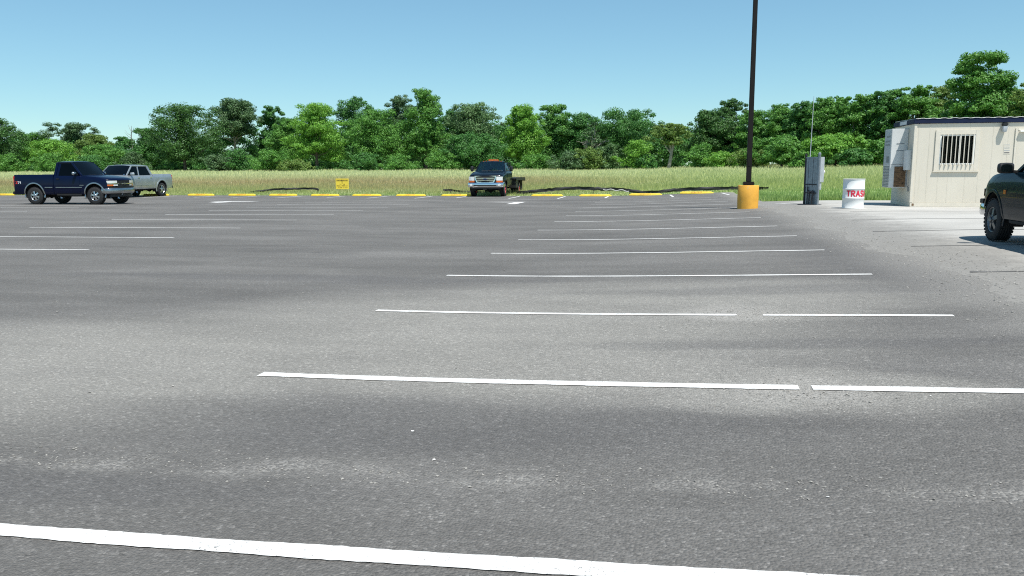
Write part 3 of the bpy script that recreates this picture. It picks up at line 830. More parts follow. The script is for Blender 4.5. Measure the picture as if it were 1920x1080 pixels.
TREES = [
    (-133.3, 142.9, 10.9, 10.5, 'oak', 'round', 'dark oak at the wood edge above the tail of the navy pickup'),
    (-141.7, 161.7, 8.9, 9.9, 'mid', 'round', 'low green tree just beside the darkest oak, beyond the navy pickup bed'),
    (-135.8, 167.9, 11.3, 10.8, 'grey', 'flat', 'grey green flat topped tree rising above the others behind the navy pickup cab'),
    (-126.2, 149.3, 6.7, 9.6, 'bright', 'round', 'bright green low tree standing over the navy pickup bed, in front of the wood'),
    (-123.9, 159.9, 8.2, 8.4, 'olive', 'round', 'loose olive green tree between the flat topped tree and the bare snag'),
    (-140.6, 192.4, 9.1, 7.2, 'deep', 'round', 'small far dark tree showing in the gap behind the silver pickup roof'),
    (-114.0, 149.6, 5.5, 8.4, 'mid', 'round', 'broad mid green tree right behind the two pickups in the low gap'),
    (-107.2, 154.9, 9.1, 8.6, 'deep', 'round', 'rounded dark tree rising straight behind the silver pickup bed'),
    (-94.0, 147.2, 13.2, 13.5, 'oak', 'round', 'big broad dark crown with ragged shoulder, first tall tree after the silver pickup'),
    (-88.9, 158.3, 14.9, 10.5, 'grey', 'round', 'tall oak with grey bare trunk and dead lower limbs showing'),
    (-85.2, 167.2, 14.3, 7.4, 'deep', 'round', 'narrow dark tree top between the grey trunked oak and the layered bright tree'),
    (-74.9, 153.8, 10.5, 8.2, 'mid', 'round', 'medium green tree in front of the narrow dark top'),
    (-65.1, 145.5, 12.9, 13.9, 'bright', 'layer', 'large bright green layered tree standing above the yellow sign'),
    (-66.3, 168.7, 15.8, 10.4, 'deep', 'round', 'dark rounded crown rising behind the layered bright tree'),
    (-53.4, 147.7, 11.5, 11.9, 'mid', 'round', 'dense mid green tree just past the layered bright tree'),
    (-60.5, 182.0, 17.3, 9.1, 'grey', 'round', 'bluish far crown beside the tall pointed tree'),
    (-44.6, 149.4, 15.2, 9.5, 'mid', 'tall', 'tall pointed tree with its dark trunk showing to the ground'),
    (-44.3, 166.7, 12.6, 8.0, 'deep', 'round', 'dark green tree filling the gap after the tall pointed tree'),
    (-37.2, 157.8, 13.2, 12.7, 'pale', 'round', 'domed tree with pale mottled leaf tips above the flatbed truck cab'),
    (-34.5, 144.1, 6.7, 10.4, 'deep', 'round', 'low spreading green tree directly behind the flatbed truck'),
    (-25.1, 147.9, 11.9, 9.8, 'bright', 'tall', 'upright bright green tree rising behind the truck flatbed'),
    (-21.5, 160.8, 12.7, 9.5, 'mid', 'round', 'mid green crown just past the upright bright tree'),
    (-16.4, 157.7, 10.8, 9.5, 'deep', 'round', 'rounded green tree over the middle wheel stops'),
    (-12.7, 150.2, 8.7, 4.6, 'grey', 'bare', 'thin greyish half dead tree beside the fan crowned tree'),
    (-6.8, 153.4, 11.3, 12.4, 'deep', 'flat', 'dark fan crowned tree standing clear above its neighbours'),
    (-2.3, 172.5, 9.4, 6.8, 'grey', 'round', 'small pale tree in the dip after the fan crowned tree'),
    (1.0, 141.6, 7.7, 6.7, 'olive', 'loose', 'open pale tree with a leaning white trunk and forked limbs'),
    (8.1, 150.0, 10.2, 9.2, 'oak', 'round', 'dark oak just before the lamp post, lower of the pair'),
    (12.1, 154.9, 12.5, 7.2, 'oak', 'round', 'darkest oak touching the lamp post, taller of the pair'),
    (15.7, 145.4, 9.6, 7.5, 'mid', 'round', 'light green tree crossed by the black lamp post'),
    (19.0, 140.9, 10.1, 7.6, 'mid', 'round', 'green tree between the lamp post and the antenna mast'),
    (22.1, 136.4, 10.3, 6.9, 'deep', 'round', 'tree whose crown stands right behind the antenna mast tip'),
    (25.1, 132.9, 10.6, 7.7, 'mid', 'round', 'feathery tree just past the antenna mast'),
    (28.7, 129.5, 10.5, 7.3, 'mid', 'loose', 'feathery tree above the white trash drum'),
    (32.2, 128.1, 11.0, 6.9, 'deep', 'round', 'darker tree above the wall mounted cooling unit'),
    (34.9, 124.5, 11.2, 7.6, 'mid', 'loose', 'feathery tree over the near corner of the container office'),
    (40.2, 129.6, 11.6, 7.6, 'olive', 'loose', 'light tree above the barred window of the container office'),
    (40.1, 115.3, 14.6, 11.7, 'mid', 'cone', 'tallest tree of all, towering over the container office'),
    (46.7, 123.7, 10.4, 7.5, 'olive', 'loose', 'yellowish green tree above the office wall light'),
    (44.8, 110.1, 10.5, 7.3, 'olive', 'round', 'yellow green tree cut by the picture edge over the office door'),
    (17.1, 123.3, 4.6, 7.9, 'mid', 'round', 'low green tree in front of the wood just short of the antenna mast'),
    (23.4, 118.3, 4.7, 7.8, 'bright', 'loose', 'low light green tree in front of the wood, above the grey pedestal'),
    (28.8, 117.3, 3.7, 6.6, 'mid', 'round', 'low tree in front of the wood, beside the cooling unit'),
]
for k, t in enumerate(TREES): tree(*t, seed=100 + k)

# dead snag: bare trunk and a few broken limbs
sn = empty('dead_tree', (-127.5, 178.0, float(T(np.float64(-127.5), np.float64(178.0)))))
tag(sn, 'thin dead snag of bare branches sticking up in the low gap of the wood', 'dead tree')
mb = MB(); mb.tube([(0, 0, 0), (.1, 0, 4), (-.1, 0, 8), (.15, 0, 11)], [.22, .18, .12, .04], 6)
r_ = np.random.default_rng(5)
for i in range(9):
    z0 = 5 + i * .6; a = r_.random() * 6.28; L = 1.2 + r_.random() * 1.6
    mb.tube([(0, 0, z0), (L * .5 * math.cos(a), L * .5 * math.sin(a), z0 + .5), (L * math.cos(a), L * math.sin(a), z0 + 1.5)], [.06, .04, .012], 5)
mb.build('trunk', 'twig', sn)

SHRUBS = [
    (-126.9, 139.0, 3.8, 6.4, 'mid', 'green bush at the wood foot beyond the tailgate of the navy pickup'),
    (-117.6, 138.7, 3.8, 7.4, 'mid', 'fresh green bush at the wood foot over the navy pickup bed'),
    (-109.8, 140.2, 3.4, 7.4, 'deep', 'dark bush at the wood foot just past the navy pickup roof'),
    (-101.5, 141.7, 4.0, 5.8, 'grey', 'greyish bush at the wood foot above the silver pickup roof'),
    (-81.2, 137.4, 3.3, 7.0, 'grey', 'pale bush at the meadow edge under the big ragged crown'),
    (-77.2, 138.2, 4.4, 6.0, 'deep', 'tall dark green bush under the grey trunked oak'),
    (-70.4, 137.4, 4.0, 7.9, 'mid', 'rounded green bush between the grey trunked oak and the layered tree'),
    (-65.1, 136.3, 2.2, 5.8, 'olive', 'low yellowish bush under the edge of the layered tree'),
    (-52.7, 138.7, 3.3, 6.8, 'deep', 'dark bush at the meadow edge past the yellow sign'),
    (-46.6, 138.8, 3.0, 6.8, 'mid', 'green bush just before the trunk of the tall pointed tree'),
    (-39.0, 140.2, 3.5, 5.8, 'mid', 'bush just past the trunk of the tall pointed tree'),
    (-21.2, 138.5, 2.9, 6.5, 'mid', 'green bush at the meadow edge beside the flatbed truck mirror'),
    (-15.6, 137.5, 3.2, 6.9, 'grey', 'silvery green bush first in the row after the flatbed truck'),
    (-12.3, 138.1, 3.9, 6.4, 'olive', 'brownish olive bush in the middle of the bush row'),
    (-9.2, 140.7, 4.6, 5.6, 'pale', 'tall pale tipped bush below the fan crowned tree'),
    (-4.1, 139.6, 5.2, 7.4, 'bright', 'tallest and brightest bush, below the edge of the fan crowned tree'),
    (-2.6, 138.6, 2.6, 5.0, 'deep', 'low dark bush beside the white leaning trunk'),
    (6.3, 138.4, 4.1, 6.6, 'mid', 'wide domed bush under the pair of dark oaks'),
    (8.9, 133.9, 2.7, 5.2, 'bright', 'small light bush just before the lamp post'),
    (12.9, 128.6, 3.1, 5.8, 'olive', 'olive bush touching the far side of the lamp post'),
    (19.0, 117.5, 2.4, 6.0, 'mid', 'low bush at the meadow edge behind the grey pedestal'),
    (24.7, 114.5, 2.6, 5.0, 'deep', 'low dark bush at the meadow edge above the trash drum'),
]
for k, (u, v, h, w, kind, lab) in enumerate(SHRUBS):
    tree(u, v, h, w, kind, 'round', lab, 400 + k, True, 'shrub', 'bush', 'bushes along the meadow edge')

# the wood behind the single trees, one mass of foliage that closes the gaps
def wood_front(u):
    return np.interp(u, [-260, -140, -90, -40, 0, 20, 45, 90, 160], [150, 163, 160, 160, 158, 142, 120, 95, 85])
def wood_top(u):
    return np.interp(u, [-260, -150, -133, -127, -118, -108, -102, -95, -60, -30, -10, 0, 10, 20, 45, 90], [8, 7.5, 6, 4.8, 4.5, 5, 7, 8.5, 10, 9.5, 8.5, 7.8, 8.2, 8.6, 9.4, 9.5])
C = []; Rr = []
for i in range(3800):
    u = rng.uniform(-240, 120); f = wood_front(u); d = rng.random() ** 1.5 * 22
    top = wood_top(u) * (.8 + .3 * rng.random()) + d * .05
    z = .3 + (top - .8) * rng.random() ** .9
    C.append((u, f + d - 2, float(T(np.float64(u), np.float64(f + d))) + z)); Rr.append(rng.uniform(.9, 1.9))
r3 = np.random.default_rng(77)
C = np.array(C); Rr = np.array(Rr)
fast_parts = clumps_to_leaves(C, Rr, 120, .40, r3, .4, .8)
C2 = []; R2 = []
for i in range(1100):
    u = rng.uniform(-250, 120); f = wood_front(u) + rng.uniform(18, 42)
    C2.append((u, f, float(T(np.float64(u), np.float64(f))) + .3 + rng.random() * min(5.5, wood_top(u) * .6))); R2.append(rng.uniform(1.6, 2.6))
fast_parts = np.concatenate([fast_parts, clumps_to_leaves(np.array(C2), np.array(R2), 60, .95, r3, .3, .8)])
o = fast_mesh('woodland', fast_parts, 4, LEAF['deep']); tag(o, None, None, None, 'stuff')
# undergrowth that hides the foot of the wood
C = []; Rr = []
for i in range(1000):
    u = rng.uniform(-235, 110); f = (wood_front(u) if not -1.5 < u < 3.2 else wood_front(u) + 14) - rng.uniform(7, 17) * (1 if u < 20 else .55)
    C.append((u, f, float(T(np.float64(u), np.float64(f))) + rng.uniform(.4, 1.5))); Rr.append(rng.uniform(.6, 1.2))
o = fast_mesh('undergrowth', clumps_to_leaves(np.array(C), np.array(Rr), 64, .30, r3, .4, .8), 4, LEAF['deep']); tag(o, None, None, None, 'stuff')

# ----------------------------------------------------------------------------
# wheel stops
# ----------------------------------------------------------------------------
stop = empty('wheel_stop', (0, 0, 0))
L_, D_, H_ = .90, .075, .118
mb = MB()
ring = lambda x, k: [(x, -D_ * k, 0), (x, -D_ * k, .06 * k), (x, -D_ * .62 * k, H_ * k), (x, D_ * .62 * k, H_ * k), (x, D_ * k, .06 * k), (x, D_ * k, 0)]
mb.loft([ring(-L_, .55), ring(-L_ + .13, 1), ring(-.3, 1), ring(.3, 1), ring(L_ - .13, 1), ring(L_, .55)])
mb.build('block', 'stopyellow', stop, bevel=.008)
mb = MB(); r_ = random.Random(3)
x = -.30
while x < .30:                       # worn stencilled characters, too faded to read
    w = r_.uniform(.03, .055)
    mb.add([(x, -D_ * .985, .064), (x + w, -D_ * .985, .064), (x + w, -D_ * .80, .096), (x, -D_ * .80, .096)], [(0, 1, 2, 3)])
    x += w + r_.uniform(.02, .05)
mb.build('stencil_marks', 'stencil', stop, smooth=0)
STOPS = [
    (-42.0, 'yellow wheel stop peeping out past the tail of the navy pickup'),
    (-31.0, 'yellow wheel stop mostly hidden behind the silver pickup rear wheel'),
    (-27.96, 'yellow wheel stop first to stand clear beside the silver pickup'),
    (-25.22, 'yellow wheel stop at the thin end of the sagging black fence strip'),
    (-22.52, 'yellow wheel stop in front of the middle of the short black fence strip'),
    (-19.79, 'yellow wheel stop at the foot of the yellow sign'),
    (-17.17, 'yellow wheel stop just past the yellow sign, next stall over'),
    (-14.45, 'yellow wheel stop midway between the yellow sign and the flatbed truck'),
    (-11.72, 'yellow wheel stop partly covered by the flatbed truck front wheel'),
    (-6.42, 'yellow wheel stop just past the flatbed, in front of the fence strip'),
    (-3.68, 'second yellow wheel stop after the flatbed truck'),
    (-.9, 'yellow wheel stop where the black fence strip sags to the ground'),
    (1.86, 'last yellow wheel stop of the row, nearest the lamp post'),
]
for i, (u, lab) in enumerate(STOPS):
    o = stop if i == 0 else stop.copy()
    if i:
        COL.objects.link(o)
        for c in stop.children:
            d = c.copy(); COL.objects.link(d); d.parent = o
    v = 45.25 + random.uniform(-.06, .06)
    o.location = (u, v, G(u, v)); o.rotation_euler = (0, 0, random.uniform(-.015, .015))
    tag(o, lab, 'wheel stop', 'yellow wheel stops along the far edge')

# ----------------------------------------------------------------------------
# yellow sign on two stakes
# ----------------------------------------------------------------------------
sg = empty('yard_sign', (-19.15, 46.35, float(T(np.float64(-19.15), np.float64(46.35)))))
tag(sg, 'small yellow notice on two thin stakes at the meadow edge', 'sign')
MB().box(-.42, .42, -.012, 0, .36, 1.0).build('panel', 'signyellow', sg, bevel=.004)
for x in (-.36, .40): MB().box(x - .016, x + .016, .001, .022, -.3, 1.0).build('stake', 'stake', sg)
mb = MB(); mb.box(-.37, .37, -.0145, -.0125, .84, .935)
mb.build('heading_band', 'signolive', sg, smooth=0)
mb = MB(); r_ = random.Random(8)
def scribble(x0, x1, zc, h):         # lettering too small to read in the photograph
    x = x0
    while x < x1:
        w = r_.uniform(.018, .03)
        if r_.random() < .82:
            mb.box(x, x + w * .36, -.0155, -.0127, zc - h / 2, zc + h / 2)
            if r_.random() < .7: mb.box(x + w * .36, x + w, -.0155, -.0127, zc + h * .22, zc + h * .5)
            if r_.random() < .6: mb.box(x + w * .36, x + w, -.0155, -.0127, zc - h * .5, zc - h * .2)
        x += w + .009
for x0, x1 in ((-.32, -.05), (.04, .33)): scribble(x0, x1, .888, .05)
scribble(-.15, -.06, .655, .05); scribble(.05, .18, .655, .05)
for x0, x1 in ((-.35, -.08), (-.02, .16), (.22, .36)): scribble(x0, x1, .565, .062)
for x0, x1 in ((-.28, .0), (.06, .32)): scribble(x0, x1, .465, .062)
mb.add([(-.045, -.0156, .84), (.03, -.0156, .84), (.0, -.0156, .945), (-.045, -.0156, .93)], [(0, 1, 2, 3)])
mb.box(-.02, .015, -.0158, -.0126, .70, .83)
mb.build('lettering', 'signtext', sg, smooth=0)

# ----------------------------------------------------------------------------
# lamp post
# ----------------------------------------------------------------------------
lp = empty('lamp_post', (2.73, 27.0, G(2.73, 27.0)))
tag(lp, 'tall dark bronze square lamp post on a round yellow concrete base', 'lamp post')
mb = MB(); mb.lathe([(.0, -.2), (.325, -.2), (.325, .02), (.332, .3), (.33, .72), (.318, .745), (.0, .75)], 40)
mb.build('base', 'baseyellow', lp, smooth=50)
mb = MB(); mb.box(-.17, .17, -.17, .17, .75, .86); mb.build('base_cover', 'bronze', lp, bevel=.02)
mb = MB(); mb.beam((0, 0, .86), (0, 0, 9.0), (.078, 0, 0), (0, .078, 0), 0, .82); mb.build('pole', 'bronze', lp, bevel=.012)
MB().box(-.035, .035, -.085, -.077, 1.35, 1.5).build('hand_hole_cover', 'bronze', lp, bevel=.002)

# ----------------------------------------------------------------------------
# trash drum
# ----------------------------------------------------------------------------
dr = empty('trash_drum', (5.7, 25.9, G(5.7, 25.9)))
tag(dr, 'white steel drum with TRASH painted in red, standing on the concrete', 'trash drum')
RD, HD = .305, .885
mb = MB(); prof = [(0.0, .02), (RD - .012, .02), (RD - .008, 0), (RD + .006, .004), (RD + .006, .022), (RD, .03)]
for zc in (.31, .59): prof += [(RD, zc - .022), (RD + .008, zc - .012), (RD + .012, zc), (RD + .008, zc + .012), (RD, zc + .022)]
prof += [(RD, HD - .02), (RD + .010, HD - .016), (RD + .012, HD), (RD - .002, HD + .003), (RD - .008, HD - .02), (RD - .010, .05), (0.0, .04)]
mb.lathe(prof, 56); mb.build('drum_shell', 'drum', dr, smooth=40)
mb = MB()
view = math.atan2(-25.9, -5.7)                     # direction from the drum to the street
a0 = view - .63
def on_drum(s, t, k):
    a = a0 + s / RD; r = RD + .0022 + .0002 * k
    return (r * math.cos(a), r * math.sin(a), .372 + t)
letters(mb, 'TRASH', on_drum, .137, .098, .155, .040)
mb.build('lettering', 'drumtext', dr, smooth=60)

# ----------------------------------------------------------------------------
# metering pedestal with mast
# ----------------------------------------------------------------------------
pe = empty('utility_pedestal', (4.98, 28.8, G(4.98, 28.8)), R(-56))
tag(pe, 'grey metal panel between two posts with a tall thin mast, beside the white drum', 'utility pedestal')
mb = MB(); mb.tube([(-.31, 0, 0), (-.31, 0, 1.70)], .035, 12); mb.lathe([(.0, 1.72), (.045, 1.70), (.045, 1.64), (.035, 1.63)], 12, c=(-.31, 0, 0)); mb.build('post', 'dpost', pe)
mb = MB(); mb.box(.27, .34, -.035, .035, -.05, 1.66); mb.lathe([(.0, 1.76), (.046, 1.73), (.05, 1.67), (.03, 1.65)], 12, c=(.305, 0, 0)); mb.build('post', 'galv', pe, bevel=.006)
mb = MB()
for i in range(5):
    x = -.26 + i * .105; mb.box(x, x + .098, -.012 if i % 2 else -.02, .012, .60, 1.60)
mb.box(-.27, .262, -.026, -.0205, 1.56, 1.605); mb.build('back_panel', 'galv', pe, bevel=.004)
mb = MB(); mb.box(-.275, .268, -.03, .03, .66, .70); mb.box(-.275, .268, -.03, .03, 1.10 - .72, .415); mb.build('cross_rail', 'dpost', pe)
mb = MB(); mb.box(-.20, .30, .036, .24, .75, 1.60); mb.box(-.12, .28, .036, .17, .50, .742); mb.build('meter_cabinet', 'galv_light', pe, bevel=.008)
mb = MB(); mb.lathe([(0, .33), (.06, .32), (.075, .26), (.075, .242)], 16, axis='y', c=(.2, 0, 1.1)); mb.build('meter_dome', 'drum', pe)
mb = MB(); mb.tube([(.1, -.02, .48), (.05, -.08, .44), (.0, -.10, .40), (-.06, -.08, .42), (-.1, -.03, .48)], .018, 8)
mb.tube([(.13, -.03, .46), (.10, -.05, .2), (.10, -.05, -.02)], .025, 8); mb.tube([(-.02, -.03, .46), (-.03, -.05, .2), (-.03, -.05, -.02)], .02, 8)
mb.tube([(-.14, -.03, .6), (-.15, -.03, .2), (-.15, -.03, -.02)], .016, 8)
mb.build('conduit', 'dpost', pe)
MB().box(-.27, .262, .0, .03, .02, .598).build('lower_plate', 'galv', pe, bevel=.004)
mb = MB(); mb.tube([(-.17, .03, .6), (-.16, .03, 1.6), (-.12, .03, 3.62)], [.016, .014, .009], 8); mb.build('mast', 'galv_light', pe)
mb = MB(); mb.lathe([(0.0, .0), (.36, .0), (.40, .03), (.0, .035)], 14); mb.build('footing', 'dpost', pe, loc=(-.05, 0, -.02))

# ----------------------------------------------------------------------------
# silt fences
# ----------------------------------------------------------------------------
def silt(label, pts, v0, name='silt_fence', fold=(), drop=.13):
    u0 = sum(p[0] for p in pts) / len(pts)
    root = empty(name, (u0, v0, 0)); tag(root, label, 'silt fence', 'sagging black silt fences')
    U = np.array([p[0] for p in pts]); Z = np.array([p[1] for p in pts])
    n = int((U[-1] - U[0]) / .18); r = np.random.default_rng(len(pts))
    rows = []
    for i in range(n + 1):
        u = U[0] + (U[-1] - U[0]) * i / n; zt = float(np.interp(u, U, Z)) + .03 + r.normal(0, .012)
        v = v0 + .10 * math.sin(u * 1.9) + .05 * math.sin(u * 5.3); zg = max(float(T(np.float64(u), np.float64(v))) - .05, zt - drop)
        b = .05 * math.sin(u * 3.1)
        rows.append([(u - u0, v - v0 + b * .2, zg), (u - u0, v - v0 - b, (zg + zt) / 2), (u - u0, v - v0 + b * .4, zt), (u - u0, v - v0 + b * .4 + .012, zt), (u - u0, v - v0 - b + .012, (zg + zt) / 2), (u - u0, v - v0 + .012, zg)])
    mb = MB(); mb.loft(rows); mb.build('fabric', 'fabric', root, smooth=60)
    for u in np.arange(U[0] + .4, U[-1], 2.1):
        zt = float(np.interp(u, U, Z)); v = v0 + .10 * math.sin(u * 1.9) + .05 * math.sin(u * 5.3) + .07
        zg = float(T(np.float64(u), np.float64(v)))
        mb = MB(); mb.beam((u - u0, v - v0, zg - .2), (u - u0 + .03, v - v0, zt + .03), (.018, 0, 0), (0, .018, 0)); mb.build('stake', 'wood', root)
    for (a, b, drop) in fold:
        mb = MB(); k = 14; rows = []
        for i in range(k + 1):
            u = a + (b - a) * i / k; v = v0 - .13 - .12 * math.sin(math.pi * i / k); zt = float(np.interp(u, U, Z)) - drop - .04 * math.sin(i * 1.1)
            rows.append([(u - u0, v - v0, zt - .035), (u - u0, v - v0 - .03, zt), (u - u0, v - v0, zt + .035), (u - u0, v - v0 + .02, zt)])
        mb.loft(rows); mb.build('loose_fold', 'fabric_pale', root)
    return root
silt('short black silt fence sagging in the grass between the silver pickup and the yellow sign',
     [(-26.76, .08), (-26.18, .15), (-25.61, .2), (-24.85, .26), (-24.1, .28), (-22.79, .32), (-22.24, .30), (-21.98, .22)], 49.2)
silt('low scrap of black silt fence sticking out beside the flatbed truck front wheel',
     [(-13.4, .24), (-12.78, .19), (-12.27, .13), (-11.0, .09)], 48.6)
silt('long black silt fence hanging slack from the flatbed truck to the lamp post',
     [(-8.6, .11), (-7.74, .21), (-6.76, .30), (-5.62, .38), (-4.81, .40), (-4.0, .39), (-3.37, .36), (-2.25, .31), (-1.62, .23), (-.99, .15), (-.21, .19), (.56, .28), (1.79, .37), (3.01, .39), (4.22, .40), (5.0, .41), (5.9, .36)], 47.4,
     drop=.19, fold=((-3.4, -1.9, .10),))

# ----------------------------------------------------------------------------
# site office (container with a barred window)
# ----------------------------------------------------------------------------
of = empty('site_office', (7.58, 26.85, G(7.58, 26.85)), R(-1.0))
tag(of, 'cream container office with navy roof trim and a barred window', 'site office')
LX, WY, HZ = 6.1, 2.3, 2.69
mb = MB(); mb.box(0, LX, 0, WY, .13, 2.53)
for x in (.11, .43, .74):                                          # slight vertical folds of the cladding
    mb.box(x, x + .02, -.0025, -.001, .135, 2.52)
for x0, x1, z0, z1 in ((1.02, 1.04, .135, 1.06), (1.50, 1.52, .135, 1.06), (1.86, 1.88, .135, 1.06), (.90, .92, 2.40, 2.52), (1.55, 1.57, 2.40, 2.52), (2.20, 2.22, .135, 2.52), (2.62, 2.64, .135, 2.52)):
    mb.box(x0, x1, -.0025, -.001, z0, z1)
mb.build('wall', 'siding', of, bevel=.004)
mb = MB(); mb.box(-.004, LX + .004, -.012, .06, 0, .128); mb.box(-.004, .06, .062, WY + .004, 0, .128); mb.box(.062, LX, WY - .06, WY + .008, 0, .128)
mb.build('base_rail', 'trim_cream', of, bevel=.006)
MB().box(.05, .11, -.016, -.0125, .03, .10).build('casting_hole', 'rust', of, smooth=0)
MB().box(-.02, .062, -.02, .055, .129, 2.529).build('corner_post', 'trim_cream', of, bevel=.006)
mb = MB(); mb.box(-.05, LX + .05, -.045, WY + .05, 2.531, 2.675); mb.build('roof_trim', 'navy_trim', of, bevel=.012)
MB().box(-.054, -.0515, .75, 1.55, 2.55, 2.66).build('bare_patch', 'hvac_mid', of, smooth=0)
mb = MB(); n = int(LX / .075)
rows = []
for i in range(n + 1):
    x = LX * i / n; z = 2.686 + (.014 if (i // 2) % 2 else 0)
    rows.append([(x, -.06, z), (x, WY + .06, z + .03), (x, WY + .06, z + .018), (x, -.06, z - .012)])
mb.loft(rows); mb.build('roof', 'roof_white', of, smooth=20)
# window: trim, frame, sashes, glass, bars
wf = MB()
x0, x1, z0, z1 = .60, 1.84, 1.10, 2.33
ox0, ox1, oz0, oz1 = .73, 1.72, 1.29, 2.19
wf.box(x0, ox0, -.034, -.002, z0, z1); wf.box(ox1, x1, -.034, -.002, z0, z1); wf.box(ox0, ox1, -.034, -.002, oz1, z1); wf.box(ox0, ox1, -.034, -.002, z0, oz0)
win = wf.build('window', 'trim_cream', of, bevel=.003)
mb = MB(); mb.box(x0 - .03, x1 + .03, -.055, -.003, z0 - .035, z0 - .002); mb.build('sill', 'trim_cream', win, bevel=.004)
MB().box(ox0 + .001, ox1 - .001, -.004, -.0015, oz0 + .001, oz1 - .001).build('room_dark_sheet', 'black', win, smooth=0)  # black sheet on the wall; darkness of the unlit room painted in
mb = MB()
for a, b in ((ox0 + .002, ox0 + .045), (1.275, 1.325), (ox1 - .045, ox1 - .002)): mb.box(a, b, -.022, -.005, oz0 + .002, oz1 - .002)
for a, b in ((oz0 + .002, oz0 + .04), (oz1 - .04, oz1 - .002)):
    mb.box(ox0 + .046, 1.274, -.021, -.005, a, b); mb.box(1.326, ox1 - .046, -.021, -.005, a, b)
mb.build('frame', 'roof_white', win, bevel=.002)
MB().box(ox0 + .046, ox1 - .046, -.012, -.009, oz0 + .041, oz1 - .041).build('pane', 'window', win, smooth=0)
for i in range(8):
    x = ox0 + .075 + i * .121
    mb = MB(); mb.tube([(x, -.075, oz0 - .02), (x, -.075, oz1 + .01)], .014, 8); mb.tube([(x, -.075, oz0 - .02), (x, -.034, oz0 - .02)], .009, 6); mb.tube([(x, -.075, oz1 + .01), (x, -.034, oz1 + .01)], .009, 6)
    mb.build('bar', 'trim_cream', win)
# door
dx0, dx1 = 2.80, 3.86
mb = MB(); mb.box(dx0, dx0 + .06, -.03, -.002, .14, 2.36); mb.box(dx1 - .06, dx1, -.03, -.002, .14, 2.36); mb.box(dx0 + .061, dx1 - .061, -.03, -.002, 2.29, 2.36)
dfr = mb.build('door_frame', 'trim_cream', of, bevel=.003)
MB().box(dx0 + .062, dx1 - .062, -.02, -.002, .15, 2.285).build('door', 'siding', dfr, bevel=.003)
mb = MB(); mb.tube([(dx1 - .12, -.02, 1.05), (dx1 - .12, -.06, 1.05), (dx1 - .22, -.06, 1.05)], .012, 8); mb.build('handle', 'chrome', dfr)
mb = MB(); mb.box(dx0 + .10, dx1 - .02, -.11, -.031, 2.27, 2.288); mb.beam((dx0 + .10, -.11, 2.262), (dx1 - .02, -.11, 2.262), (0, .006, 0), (0, 0, .018)); mb.build('drip_cap', 'roof_white', dfr, bevel=.003)
# wall light
wl = MB(); wl.box(2.40, 2.545, -.16, -.002, 2.43, 2.52)
wl = wl.build('wall_light', 'black', of, bevel=.02)
mb = MB(); rows = []
for z_, k in ((2.425, 1), (2.36, 1), (2.27, .82), (2.245, .6)):
    rows.append([(2.472 + sx * .062 * k, -.082 + sy * .066 * k, z_) for sx, sy in ((-1, -1), (1, -1), (1, 1), (-1, 1))])
mb.loft(rows); mb.build('lamp_shade', 'hvac_mid', wl, bevel=.008)
# pale notice with lines of small print
nt_ = MB().box(2.52, 2.70, -.006, -.003, 1.60, 1.90).build('notice', 'trim_cream', of, smooth=0)
mb = MB(); r_ = random.Random(4)
for zc in (1.865, 1.80, 1.765, 1.705, 1.69):
    x = 2.535
    while x < 2.68:
        w = r_.uniform(.008, .02); mb.box(x, x + w, -.0085, -.0065, zc, zc + .012); x += w + .006
mb.build('small_print', 'hvac_mid', nt_, smooth=0)
MB().box(2.535, 2.685, -.0086, -.0065, 1.625, 1.645).build('blue_line', 'navy_trim', nt_, smooth=0)
# wall mounted cooling unit on the end wall
ac = MB().box(-.50, -.003, .62, 1.47, .57, 2.42).build('cooling_unit', 'hvac', of, bevel=.012)
mb = MB(); mb.box(-.503, -.5005, .66, 1.43, 1.30, 2.38); mb.build('face_panel', 'hvac_mid', ac, smooth=0)
mb = MB()
for i in range(14): mb.box(-.508, -.501, .68, 1.41, .60 + i * .048, .628 + i * .048)
mb.build('intake_louvre', 'hvac_grey', ac, smooth=0)
mb = MB()
for z_ in (2.19, 2.16, 2.04, 2.01, 1.93, 1.90): mb.box(-.507, -.5035, .74, 1.20 if z_ > 2.1 else 1.34, z_, z_ + .02)
mb.box(-.507, -.5035, .78, 1.1, 1.36, 1.56)
mb.build('panel_markings', 'hvac_grey', ac, smooth=0)
mb = MB(); mb.box(-.36, -.03, .600, .6185, .60, 1.24)
for i in range(11): mb.box(-.35, -.04, .594, .599, .62 + i * .057, .65 + i * .057)
mb.build('rusty_louvre', 'rust', ac, smooth=0)
mb = MB()
for z_ in (1.95, 1.73): mb.box(-.34, -.12, .610, .6185, z_, z_ + .014)
mb.box(-.47, -.03, .612, .6185, 1.30, 1.312)
mb.build('panel_seam', 'hvac_grey', ac, smooth=0)
eb = MB().box(-.15, -.003, .14, .44, 1.13, 1.74).build('electric_box', 'hvac', of, bevel=.008)
mb = MB(); mb.tube([(-.07, .29, 1.13), (-.07, .29, .7), (-.03, .29, .6)], .018, 8); mb.tube([(-.07, .40, 1.16), (-.09, .52, 1.10), (-.09, .61, 1.22)], .014, 8); mb.build('conduit', 'hvac_grey', eb)
MB().box(-.012, -.003, .22, .36, .46, .60).build('wall_vent', 'hvac_grey', of)

